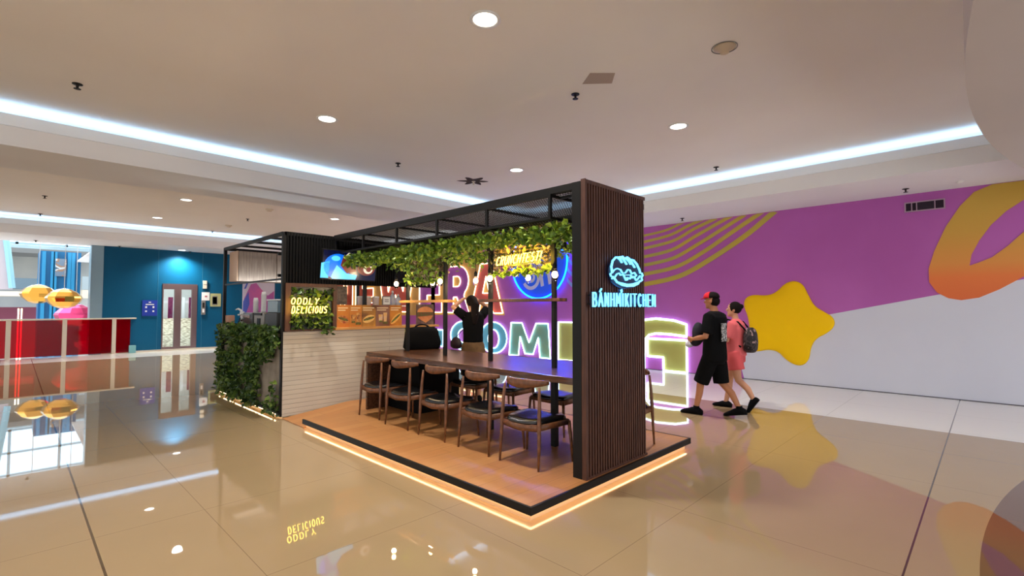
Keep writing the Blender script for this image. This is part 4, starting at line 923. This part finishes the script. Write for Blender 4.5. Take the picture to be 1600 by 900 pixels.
# ================================================================== TEAL WALL ITEMS
def plate(name, px0, py0, px1, py1, m, lab, cat, d=.02, parts=()):
    a = aty(px0, py0, TY-.03); b = aty(px1, py1, TY-.03)
    e = empty(name, ((a.x+b.x)/2, TY-.01, b.z), lab, cat)
    MB().box(a.x, b.x, TY-d, TY-.0005, b.z, a.z).build('panel', m, e)
    for nm, u0, v0, u1, v1, mm in parts:
        MB().box(a.x+(b.x-a.x)*u0, a.x+(b.x-a.x)*u1, TY-d-.004, TY-d, b.z+(a.z-b.z)*v0, b.z+(a.z-b.z)*v1).build(nm, mm, e)
bs = mat('sign_royal', (18,50,150), .4)
plate('blue_notice', 222.5, 469, 245.5, 493.5, bs, 'royal blue square notice with small white marks left of the glass door', 'notice', .02,
      (('white_mark', .42, .84, .58, .9, M['white']), ('white_text', .22, .7, .78, .76, M['white']), ('white_mark', .2, .5, .32, .62, M['white']), ('white_mark', .68, .5, .8, .62, M['white']), ('white_mark', .2, .25, .32, .35, M['white']), ('white_mark', .68, .25, .8, .35, M['white'])))
plate('wall_light_box', 317.5, 438.5, 323, 451, M['cream'], 'small pale wall sensor high right of the glass door', 'wall box', .05, (('divider', 0, .48, 1, .54, M['grey']),))
plate('paper_notice', 315.5, 456.5, 327.5, 469.5, M['white'], 'white paper notice under the wall sensor', 'notice', .01, (('print', .4, .4, .7, .6, mat('faint_red', (180,110,120), .6)),))
plate('intercom', 315, 469.5, 320.5, 491.5, M['grey'], 'slim grey intercom with dark screen beside the door', 'intercom', .04, (('screen', .25, .5, .75, .85, M['black']), ('keypad', .25, .15, .75, .4, M['white'])))
plate('framed_notice', 329, 458.5, 345, 479, mat('frame_olive', (170,172,120), .5), 'olive-framed notice with dark printed sheet at the right of the teal wall', 'notice', .02, (('sheet', .18, .12, .68, .8, M['grey']), ('print', .22, .2, .62, .74, M['black'])))
tag(MB().box(2.83, 3.02, TY-.16, TY-.032, .0, .26).build('wall_box', mat('pale_teal', (120,176,180), .5), bevel=.01), 'small pale teal box on the floor at the end of the red railing', 'box')
# mountain poster seen through the booth
e = empty('wave_poster', (6.98, TY-.03, .2), 'large white poster with purple wave shape seen through the kiosk booth', 'poster')
MB().box(6.4, 7.62, TY-.03, TY-.005, .2, 3.5).build('sheet', mottle('poster_white', (206,200,214), (196,190,206), .8, .5), e)
pf_ = lambda u, v, d: Vector((u, TY-.031-d, v))
MB().prism([(6.42,1.2),(6.45,1.9),(6.7,2.5),(6.9,2.56),(7.1,2.3),(7.35,2.05),(7.6,2.25),(7.6,1.4),(7.2,1.2)], pf_, 0, .003).build('wave_shape', mottle('wave', (150,86,160), (190,90,150), 2, .5), e)
MB().prism([(6.42,1.3),(6.42,1.8),(6.62,2.2),(6.66,1.7),(6.5,1.2)], pf_, .003, .005).prism([(6.44,2.3),(6.52,2.32),(6.62,2.6),(6.56,2.62),(6.5,2.45)], pf_, .003, .005).build('blue_shape', mat('wave_blue', (70,90,180), .5), e)
# ================================================================== ATRIUM
RY = 21.3
rl = empty('red_railing', (0, RY, 0), 'long railing of glossy red panels with beige posts and top rail', 'railing')
MB().box(-9, 3.02, RY-.06, RY+.05, 1.17, 1.215).build('top_rail', M['cream'], rl, bevel=.01)
px_ = [-.08-1.24*5, -.08-1.24*4, -.08-1.24*3, -.08-1.24*2, -.08-1.24, -.08, 1.18, 2.42]
for x in px_: MB().box(x-.055, x+.055, RY-.05, RY+.04, 0, 1.17).build('post', M['cream'], rl)
for a, b in zip(px_, px_[1:]+[2.86+.055]): MB().box(a+.056, b-.056, RY-.02, RY+.0, .03, 1.165).build('red_panel', M['redac'], rl)
MB().box(-9, 1.75, RY+.02, RY+.035, 1.216, 1.75).build('glass_screen', M['glass'], rl) if 0 else None
# far atrium: slabs, tower, glazed roof
FY = 34.0
def fy(px, py, y=FY): return aty(px, py, y)
tw = empty('lift_tower', (fy(94,450,30).x, 30, -6), 'tall blue lift tower beyond the atrium', 'tower')
a, b = fy(62,400,30).x, fy(127,400,30).x
blu = mottle('tower_blue', (0,104,152), (0,92,140), .4, .4)
MB().box(a, b, 30, 32, -6, fy(90,393,30).z).build('shaft', blu, tw)
rb = MB()
for q_ in (66,80,84,106,112): x = fy(q_,400,30).x; rb.box(x, x+.12, 29.9, 30, -6, fy(90,394,30).z)
rb.build('vertical_fins', mat('fin_blue', (40,140,190), .4), tw)
c_, d__ = fy(87,404,29.9), fy(103,432,29.9)
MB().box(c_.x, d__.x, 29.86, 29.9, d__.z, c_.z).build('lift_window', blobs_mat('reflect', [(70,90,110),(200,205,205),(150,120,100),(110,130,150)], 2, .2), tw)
bk = MB()
def band(px0, px1, py0, py1, y, th, m, name, lab, cat):
    A_1, B_1 = fy(px0, py0, y), fy(px1, py1, y)
    e = MB().box(A_1.x, B_1.x, y, y+th, B_1.z, A_1.z).build(name, m); tag(e, lab, cat)
    return e
struct(MB().box(-40, 14, 40, 40.3, -8, 6.5), 'wall_atrium', mottle('atrium_wall', (176,178,172), (140,146,150), .3, .7))
band(-120, 62, 430, 452, 36, .4, mat('slab_grey', (92,112,124), .6), 'gallery_parapet', 'grey-blue gallery parapet left of the blue lift tower', 'parapet')
band(-120, 62, 453, 463, 36, 1.2, M['cream'], 'gallery_slab', 'beige gallery slab edge left of the blue lift tower', 'slab')
band(-120, 62, 480, 498, 37, .3, mat('shopfront_wine', (110,50,70), .5), 'shopfront', 'wine-coloured shopfront band low across the atrium', 'shopfront')
band(129, 160, 432, 453.2, 36, .4, mat('slab_pale', (150,164,170), .6), 'gallery_parapet', 'pale parapet right of the blue lift tower', 'parapet')
band(129, 160, 453, 466, 36, 1.2, M['cream'], 'gallery_slab', 'beige gallery slab edge right of the lift tower', 'slab')
band(-120, 160, 386, 395, 37, 3, mat('slab_shadow', (110,112,112), .7), 'upper_slab', 'grey underside band of the top gallery', 'slab')  # top slab in one even mid grey
# bright glazed roof
gz0 = fy(100, 386, 38).z
gl = empty('skylight', (-2, 38, gz0), 'bright glazed skylight wall at the top of the atrium', 'skylight')
gx0, gx1 = -26, 8
MB().box(gx0, gx1, 38, 38.1, gz0, gz0+14).build('bright_glazing', mat('skyglass', (200,228,245), .3, emit=2.6, ec=(196,228,248)), gl)
mu_ = MB()
for k in range(18): mu_.box(gx0+k*2, gx0+k*2+.12, 37.85, 38, gz0, gz0+14)
for k in range(12): mu_.box(gx0, gx1, 37.85, 38, gz0+k*1.2, gz0+k*1.2+.1)
mu_.build('mullions', mat('mullion', (150,180,196), .5), gl)
lamp('atrium_daylight', 'AREA', (-5, 30, 11), 1500, (.82,.93,1), shape='RECTANGLE', size=20, size_y=8)
# atrium left: sloped escalator balustrade
e = empty('escalator', (-3.0, 30, 0), 'pale sloping escalator side at the far left of the atrium', 'escalator')
q = [fy(-40,300,28),fy(6,368,28),fy(20,452,28),fy(-40,452,28)]
MB().prism([(v.x, v.z) for v in q], lambda u, v, d: Vector((u, d, v)), 28, 28.3).build('side_panel', mottle('esc_pale', (206,196,202), (190,184,192), .5, .6), e)
MB().tube([fy(8,360,27.9), fy(14,405,27.9), fy(19,450,27.9)], .1, 8).build('steel_truss', mat('truss', (150,205,225), .4), e)
# hanging gold ornaments
def ornament(px, py, rx, y, m, lab, nf=12):
    c = fy(px, py, y); k = rx*(c-_C).length/FPX
    e = empty('hanging_ornament', tuple(c), lab, 'ornament', None)
    MB().lathe([(.02*k,.70*k),(.35*k,.62*k),(.7*k,.42*k),(.95*k,.12*k),(1.0*k,0),(.9*k,-.25*k),(.6*k,-.55*k),(.3*k,-.68*k),(.03*k,-.7*k)], n=nf).build('faceted_shell', m, e, local=True)
    MB().tube([(0,0,.7*k),(0,0,9-c.z)], .012, 5).build('cord', M['steel'], e, local=True)
ornament(60, 459, 15.5, 24.5, M['gold'], 'left one of the two faceted golden ornaments hanging over the atrium')
ornament(100, 466, 16.5, 22.7, M['gold'], 'right one of the two faceted golden ornaments hanging over the atrium')
ornament(118, 492, 19, 26, M['pinkf'], 'pink faceted ornament hanging behind the red railing', 10)
struct(MB().box(-14,6,22.6,22.8,9,9.2).box(-14,6,24.4,24.6,9,9.2).box(-14,6,25.9,26.1,9,9.2), 'trim_8', M['steel'])
e = empty('light_pole', (-.02, 22.4, -.6), 'pair of thin glowing white poles behind the red railing at far left', 'light pole')
for px in (29, 34):
    c = fy(px, 482, 22.4); MB().tube([(c.x,22.4,-.6),(c.x,22.4,c.z)], .018, 6).build('lit_tube', M['neonw'], e)
# ================================================================== PEOPLE
def V(*a): return Vector(a)
class Body:
    """continuous body: overlapping tapered lofts fused by a voxel remesh"""
    def __init__(s): s.mb = MB()
    def limb(s, pts, r, n=12): s.mb.tube(pts, r, n); [s.mb.ell(p, ((q if not isinstance(q, tuple) else min(q)),)*3, 10, 7) for p, q in zip(pts, r)]; return s
    def build(s, m, parent, vox=.012, name='body', **kw):
        o = s.mb.build(name, m, parent, smooth=True, local=True, **kw)
        q = o.modifiers.new('fuse', 'REMESH'); q.mode = 'VOXEL'; q.voxel_size = vox; q.use_smooth_shade = True
        q = o.modifiers.new('soft', 'SMOOTH'); q.factor = .5; q.iterations = 3
        return o
def torso_rings(mb, rs, n=20, cap=True):
    mb.rings([[V(c[0]+rx*math.cos(a), c[1]+ry*math.sin(a), c[2]) for a in [2*PI*i/n for i in range(n)]] for c, rx, ry in rs], cap)
def head(b, c, yaw=0, tilt=0, r=.1):
    R = Matrix.Rotation(yaw, 3, 'Z') @ Matrix.Rotation(tilt, 3, 'Y')
    f = lambda x, y, z: c+R @ V(x, y, z)
    b.mb.ell(f(0,0,.02), (r*.98,r*.78,r*1.08), R=R); b.mb.ell(f(.025,0,-.045), (r*.68,r*.6,r*.72), R=R)
    b.mb.tube([f(.085,0,.03), f(.112,0,-.012)], [.009,.016], 8); b.mb.ell(f(.105,0,-.014), (.014,.017,.012))
    b.mb.ell(f(.085,0,-.05), (.012,.026,.008), R=R); b.mb.ell(f(.085,0,-.06), (.012,.022,.009), R=R); b.mb.ell(f(.07,0,-.09), (.03,.03,.02), R=R)
    for s_ in (1,-1):
        b.mb.ell(f(-.005,s_*r*.8,-.0), (.02,.01,.032), R=R); b.mb.ell(f(.075,s_*.035,.02), (.012,.018,.01), R=R)
    return R, f
def eyes(f, e):
    m = MB(); 
    for s_ in (1,-1): m.ell(f(.087,s_*.033,.012), (.006,.011,.007))
    ey = m.build('eyes', M['white'], e, local=True, smooth=True)
    m = MB()
    for s_ in (1,-1): m.ell(f(.0925,s_*.033,.012), (.003,.005,.005)); m.tube([f(.09,s_*.02,.034),f(.088,s_*.045,.036)], .004, 5)
    m.build('pupils', M['hair'], ey, local=True, smooth=True)
def hand(b, wr, d, palmn, curl=.5, s=1):
    """palm plus five bent fingers; d = pointing direction, palmn = palm normal"""
    d = d.normalized(); palmn = (palmn-d*palmn.dot(d)).normalized(); side = d.cross(palmn)
    b.mb.tube([wr, wr+d*.03*s, wr+d*.085*s], [(.018*s,.025*s),(.016*s,.036*s),(.013*s,.04*s)], 10) if 0 else b.mb.rings([[wr+d*t+side*(w_*math.cos(a))+palmn*(h*math.sin(a)) for a in [2*PI*i/12 for i in range(12)]] for t, w_, h in ((-.01,.024,.018),(.03,.036,.017),(.07,.041,.014),(.09,.038,.011))])
    for k, ln in enumerate((.066,.076,.07,.054)):
        o = wr+d*.085+side*(.03-.02*k); p = [o]
        ang = 0
        for j, fr_ in enumerate((.45,.32,.23)):
            ang += curl*(.6 if j == 0 else .9); p.append(p[-1]+(d*math.cos(ang)+palmn*math.sin(ang))*ln*fr_)
        b.mb.tube(p, [.0095,.009,.008,.0065], 7)
    o = wr+d*.03+side*.034
    b.mb.tube([o, o+side*.02+d*.025+palmn*.008, o+side*.02+d*.055+palmn*.025], [.012,.0105,.008], 7)
def shoe(mb, heel, toe_dir, pitch=0, s=1.0, up=V(0,0,1)):
    """shoe from heel; toe_dir horizontal; pitch raises the heel"""
    f = toe_dir.normalized(); R = Matrix.Rotation(pitch, 3, f.cross(V(0,0,1)).normalized() if True else 'X'); F_ = (R @ f); U = (R @ V(0,0,1)); Sd = F_.cross(U)
    prof = [(-.04,.03,.07),(0,.042,.1),(.05,.043,.105),(.11,.046,.09),(.17,.05,.066),(.22,.047,.052),(.255,.03,.036)]
    mb.rings([[heel+F_*(t*s)+Sd*(w_*s*math.cos(a))+U*(h*s/2*(1+math.sin(a))) for a in [2*PI*i/14 for i in range(14)]] for t, w_, h in prof])
def hair_cap(mb, f, R, r=.1, back=1.1):
    mb.ell(f(-.016,0,.036), (r*1.06,r*.9,r*1.06), R=R)
# ---- man in black walking (local: forward = +x, left = +y)
mn = empty('person', (7.25, 2.92, 0), 'person in black T-shirt, black shorts and red and black cap walking past the mural', 'person', rz=PI/2)
b = Body()
H_ = .94
hl = V(0,.1,.9); hr = V(0,-.1,.9)
kl = V(.17,.1,.5); al = V(.25,.1,.09)       # left leg forward (front foot)
kr = V(-.05,-.1,.49); ar = V(-.30,-.1,.13)
b.limb([hl, (hl+kl)/2+V(.01,0,0), kl, (kl+al)/2+V(-.015,0,.03), al], [.095,.08,.056,.052,.036])
b.limb([hr, (hr+kr)/2+V(.01,0,0), kr, (kr+ar)/2+V(-.02,0,.03), ar], [.095,.08,.056,.052,.036])
b.limb([al+V(0,0,-.02), al+V(.1,0,-.05)], [.035,.03]); b.limb([ar, ar+V(.09,0,-.07)], [.035,.03])
torso_rings(b.mb, [((0,0,.82),.12,.15),((0,0,.92),.135,.175),((0,0,1.05),.12,.155),((.0,0,1.2),.13,.17),((0,0,1.35),.13,.2),((-.01,0,1.46),.1,.17),((-.01,0,1.52),.065,.09)])
b.limb([V(-.01,0,1.5), V(.015,0,1.6)], [.06,.055])
hc = V(.03,0,1.68); R, f = head(b, hc, yaw=.1, tilt=.05)
sl_, el_, wl_ = V(-.01,.2,1.43), V(.02,.27,1.17), V(.24,.2,1.12)
b.limb([sl_, (sl_+el_)/2, el_, (el_+wl_)/2, wl_], [.058,.05,.042,.038,.026]); hand(b, wl_, V(1,-.35,.05), V(0,-1,.2), .8)
sr_, er_, wr_ = V(-.01,-.2,1.43), V(.02,-.26,1.16), V(.24,-.16,1.16)
b.limb([sr_, (sr_+er_)/2, er_, (er_+wr_)/2, wr_], [.058,.05,.042,.038,.026]); hand(b, wr_, V(1,.35,.05), V(0,1,.2), .8)
b.build(M['skin2'], mn); eyes(f, mn)
sh_ = MB(); torso_rings(sh_, [((0,0,.80),.165,.215),((0,0,.9),.165,.215),((0,0,1.05),.155,.205),((-.005,0,1.2),.155,.21),((-.005,0,1.35),.16,.24),((-.01,0,1.44),.15,.245),((-.01,0,1.5),.115,.19),((0,0,1.535),.066,.08)])
for s_, e_ in ((sl_, el_),(sr_, er_)): sh_.tube([V(-.01,s_.y*.45,1.46), s_+V(0,0,.012), s_*.6+e_*.4, s_*.15+e_*.85], [.075,.092,.085,.088], 14)
b2 = Body(); b2.mb = sh_; b2.build(M['cloth'], mn, .014, 'tshirt')
MB().box(-.172,-.158,-.02,.15,1.1,1.36).build('back_print', blobs_mat('print', [(20,20,22),(190,190,190),(30,30,34),(220,220,220)], 22, .7), mn, local=True, label='white printed graphic')
so_ = Body(); so_.mb.tube([hl+V(0,0,.03), (hl+kl)/2, kl+V(.0,0,-.02)], [.115,.118,.112], 14); so_.mb.tube([hr+V(0,0,.03), (hr+kr)/2, kr+V(0,0,-.02)], [.115,.118,.112], 14); torso_rings(so_.mb, [((0,0,.76),.13,.17),((0,0,.95),.14,.18)])
so_.build(M['cloth'], mn, .014, 'shorts')
s1 = MB(); shoe(s1, V(.2,.1,.0), V(1,0,0), 0, 1.1); s1.build('shoe', M['cloth'], mn, smooth=True, local=True)
s1 = MB(); shoe(s1, V(-.36,-.1,.05), V(1,0,0), -.2, 1.1); s1.build('shoe', M['cloth'], mn, smooth=True, local=True)
so2 = MB(); so2.tube([al+V(0,0,-.03), al+V(-.005,0,.04)], [.044,.044], 12); so2.build('sock', M['cloth'], mn, local=True); so2 = MB(); so2.tube([ar+V(.0,0,-.03), ar+V(.005,0,.04)], [.044,.044], 12); so2.build('sock', M['cloth'], mn, local=True)
hm = MB(); hm.ell(f(-.03,0,-.0), (.085,.082,.085), R=R); hm.build('hair', M['hair'], mn, local=True, smooth=True)
cp = MB(); cp.rings([[f(.0+ .108*cz_*math.cos(a)-.005, .092*cz_*math.sin(a), z_) for a in [2*PI*i/20 for i in range(20)]] for z_, cz_ in ((.045,1.0),(.07,1.0),(.1,.9),(.125,.65),(.137,.3),(.139,.05))])
crown = cp.build('cap', M['hair'], mn, local=True, smooth=True)
cp = MB(); cp.rings([[f(.004+.112*cz_*math.cos(a), .096*cz_*math.sin(a), z_) for a in [-1.5+3.0*i/14 for i in range(15)]]+[f(.01,0,z_)] for z_, cz_ in ((.046,1.0),(.072,1.0),(.103,.9),(.129,.65),(.141,.3))])
cp.build('cap_front', M['redc'], crown, local=True, smooth=True, label='red front of the cap')
cp = MB(); cp.rings([[f(.09+x_, y_, .05-.1*x_*2+.004*q_) for x_, y_ in [(.0,-.07),(.05,-.055),(.075,0),(.05,.055),(0,.07)]] for q_ in (0, 1)]); cp.build('cap_visor', M['redc'], crown, local=True)
# child's blanket bundle held in front: dark bundle with pale end
bb = empty('carried_bundle', (7.2, 3.14, 1.0), 'dark bundle with a pale grey end carried in front of the person in black', 'bundle')
q = MB(); q.ell((0,0,.2), (.12,.085,.17)); b3 = Body(); b3.mb = q; b3.mb.ell((-.0,.05,.08), (.09,.09,.08)); b3.build(mat('navy_cloth', (24,22,36), .8), bb, .014, 'bundle')
MB().ell((-.03,.13,.03), (.06,.06,.05)).build('pale_end', mat('pale_cloth', (190,186,196), .7), bb, local=True, smooth=True)
# ---- woman in pink
wm = empty('person', (7.92, 2.86, 0), 'person in pink T-shirt and shorts with dark backpack, walking beside the person in black', 'person', rz=PI/2)
b = Body()
hl = V(0,.085,.86); hr = V(0,-.085,.86)
kl = V(-.06,.085,.47); al = V(-.29,.085,.17)   # left leg back, heel lifted
kr = V(.13,-.085,.47); ar = V(.2,-.085,.08)
b.limb([hl, (hl+kl)/2+V(.01,0,0), kl, (kl+al)/2+V(-.02,0,.03), al], [.095,.08,.054,.048,.033]); b.limb([hr, (hr+kr)/2+V(.01,0,0), kr, (kr+ar)/2+V(-.02,0,.02), ar], [.095,.08,.054,.048,.033])
b.limb([al, al+V(.05,0,-.09)], [.032,.028]); b.limb([ar, ar+V(.09,0,-.04)], [.032,.028])
torso_rings(b.mb, [((0,0,.78),.12,.15),((0,0,.88),.13,.165),((0,0,1.0),.105,.13),((0,0,1.13),.115,.15),((0,0,1.25),.115,.17),((-.01,0,1.34),.09,.15),((-.01,0,1.39),.055,.08)])
b.limb([V(-.01,0,1.37), V(.01,0,1.46)], [.05,.048])
hc = V(.02,0,1.55); R, f = head(b, hc, yaw=.3, tilt=.0, r=.095)
for s_ in (1,-1):
    a1, a2, a3 = V(-.01,.175*s_,1.31), V(.06,.2*s_,1.08), V(.22,.13*s_,1.16)
    b.limb([a1, (a1+a2)/2, a2, (a2+a3)/2, a3], [.05,.044,.036,.032,.022]); hand(b, a3, V(.8,-.3*s_,.5), V(0,-s_,0), .8)
b.build(M['skin'], wm); eyes(f, wm)
t_ = Body(); torso_rings(t_.mb, [((0,0,.84),.15,.19),((0,0,.95),.14,.175),((0,0,1.1),.14,.18),((0,0,1.25),.14,.195),((-.01,0,1.33),.115,.175),((-.01,0,1.385),.075,.1),((0,0,1.41),.055,.062)])
for s_ in (1,-1): t_.mb.tube([V(-.01,.09*s_,1.345), V(-.01,.17*s_,1.32), V(.03,.195*s_,1.18), V(.045,.2*s_,1.12)], [.06,.074,.074,.076], 14)
t_.build(M['pink'], wm, .014, 'tshirt')
t_ = Body(); t_.mb.tube([hl+V(0,0,.05), (hl+kl)/2, hl*.4+kl*.6], [.11,.118,.122], 14); t_.mb.tube([hr+V(0,0,.05), (hr+kr)/2, hr*.4+kr*.6], [.11,.118,.122], 14); torso_rings(t_.mb, [((0,0,.74),.13,.165),((0,0,.93),.135,.17)])
t_.build(mat('pink_shorts', (214,86,90), .85), wm, .014, 'shorts')
s1 = MB(); shoe(s1, V(.15,-.085,0), V(1,0,0), 0, 1.0); s1.build('shoe', M['cloth'], wm, smooth=True, local=True)
s1 = MB(); shoe(s1, V(-.34,.085,.17), V(1,0,0), -.95, 1.0); s1.build('shoe', M['cloth'], wm, smooth=True, local=True)
hm = MB(); hm.ell(f(-.018,0,.03), (.1,.088,.1), R=R); hm.ell(f(-.1,0,.05), (.04,.04,.04), R=R); hm.build('hair', M['hair'], wm, local=True, smooth=True)
bpk = empty('backpack', (7.92, 2.64, 1.0), 'dark patterned backpack on the back of the person in pink', 'backpack')
q = MB(); rs = []
for z, w_, t2 in ((-.1,.09,.05),(-.06,.13,.08),(.05,.135,.09),(.18,.125,.08),(.25,.09,.06),(.28,.04,.03)):
    rs.append([V(w_*math.copysign(abs(math.cos(a))**.6, math.cos(a)), t2*math.copysign(abs(math.sin(a))**.6, math.sin(a)), z) for a in [2*PI*i/24 for i in range(24)]])
q.rings(rs).build('pack_body', blobs_mat('pack_print', [(26,22,26),(60,50,54),(24,20,24),(160,130,130)], 9, .7), bpk, smooth=True, local=True)
for s_ in (1,-1): MB().tube([V(s_*.1,.04,.24), V(s_*.11,.14,.36), V(s_*.11,.3,.4), V(s_*.12,.34,.3), V(s_*.14,.3,.12), V(s_*.12,.1,-.02)], .013, 6).build('strap', M['cloth'], bpk, local=True, smooth=True)
# ---- woman behind the table, arms over her head; faces the mural side
sw_ = empty('person', (5.08, 5.83, .12), 'person in black top and brown skirt, arms raised overhead behind the bar table', 'person', rz=math.radians(75))
b = Body()
for s_ in (1,-1):
    hp = V(0,.085*s_,.84); b.limb([hp, V(.01,.09*s_,.66), V(.01,.09*s_,.46), V(-.02,.09*s_,.28), V(-.01,.09*s_,.08)], [.1,.085,.056,.05,.036]); b.limb([V(-.01,.09*s_,.05), V(.1,.095*s_,.03)], [.034,.028])
torso_rings(b.mb, [((0,0,.76),.12,.16),((0,0,.88),.13,.17),((0,0,1.02),.105,.13),((0,0,1.15),.115,.15),((.01,0,1.27),.115,.165),((.0,0,1.35),.09,.15),((0,0,1.4),.055,.08)])
b.limb([V(0,0,1.38), V(.04,0,1.46)], [.05,.048])
hc = V(.07,0,1.53); R, f = head(b, hc, yaw=0, tilt=.35, r=.095)
for s_ in (1,-1):
    a1, a2, a3 = V(0,.165*s_,1.34), V(.08 if s_ > 0 else .12,.31*s_,1.47), V(.13,.1*s_,1.61)
    b.limb([a1, (a1+a2)/2, a2, (a2+a3)/2, a3], [.05,.046,.037,.034,.023]); hand(b, a3, V(-.1,-.9*s_,.1), V(-.3,0,-1), .5)
b.build(M['skin'], sw_); eyes(f, sw_)
t_ = Body(); torso_rings(t_.mb, [((0,0,.92),.135,.165),((0,0,1.03),.13,.16),((0,0,1.15),.135,.17),((.005,0,1.27),.135,.185),((0,0,1.35),.11,.17),((0,0,1.4),.07,.095)])
for s_ in (1,-1): t_.mb.tube([V(0,.15*s_,1.33), V(.05,.23*s_,1.4), V(.07,.275*s_,1.44)], [.075,.072,.068], 14)
t_.build(M['cloth'], sw_, .014, 'black_top')
t_ = MB(); torso_rings(t_, [((0,0,.42),.17,.2),((0,0,.6),.165,.205),((0,0,.78),.16,.205),((0,0,.88),.145,.185),((0,0,.95),.12,.15)], 24); t_.build('brown_skirt', M['brown'], sw_, smooth=True, local=True)
hm = Body(); hm.mb.ell(f(-.022,0,.03), (.1,.09,.1), R=R); hm.mb.tube([f(-.07,0,.03), f(-.12,0,-.08), V(-.12,.03,1.32), V(-.13,.04,1.2)], [.06,.07,.06,.03], 10); hm.build(M['hair'], sw_, .012, 'hair')
s1 = MB(); 
for s_ in (1,-1):
    s1 = MB(); shoe(s1, V(-.05,.09*s_,0), V(1,0,0), 0, .95); s1.build('shoe', M['cloth'], sw_, smooth=True, local=True)
hb = empty('shoulder_bag', (4.97, 6.12, .96), 'dark brown shoulder bag hanging at the hip of the person behind the table', 'bag')
q = MB(); rs = []
for z, w_, t2 in ((-.03,.07,.03),(0,.13,.05),(.07,.13,.055),(.12,.09,.04),(.15,.05,.02)):
    rs.append([V(t2*math.sin(a), w_*math.cos(a), z) for a in [2*PI*i/20 for i in range(20)]])
q.rings(rs).build('bag_body', mat('bag_brown', (44,24,34), .5), hb, smooth=True, local=True)
MB().tube([V(-.02,.0,.14), V(.0,-.15,.26), V(-.0,-.32,.42), V(.04,-.45,.52)], .007, 6).build('strap', mat('bag_strap', (50,34,40), .5), hb, smooth=True, local=True)
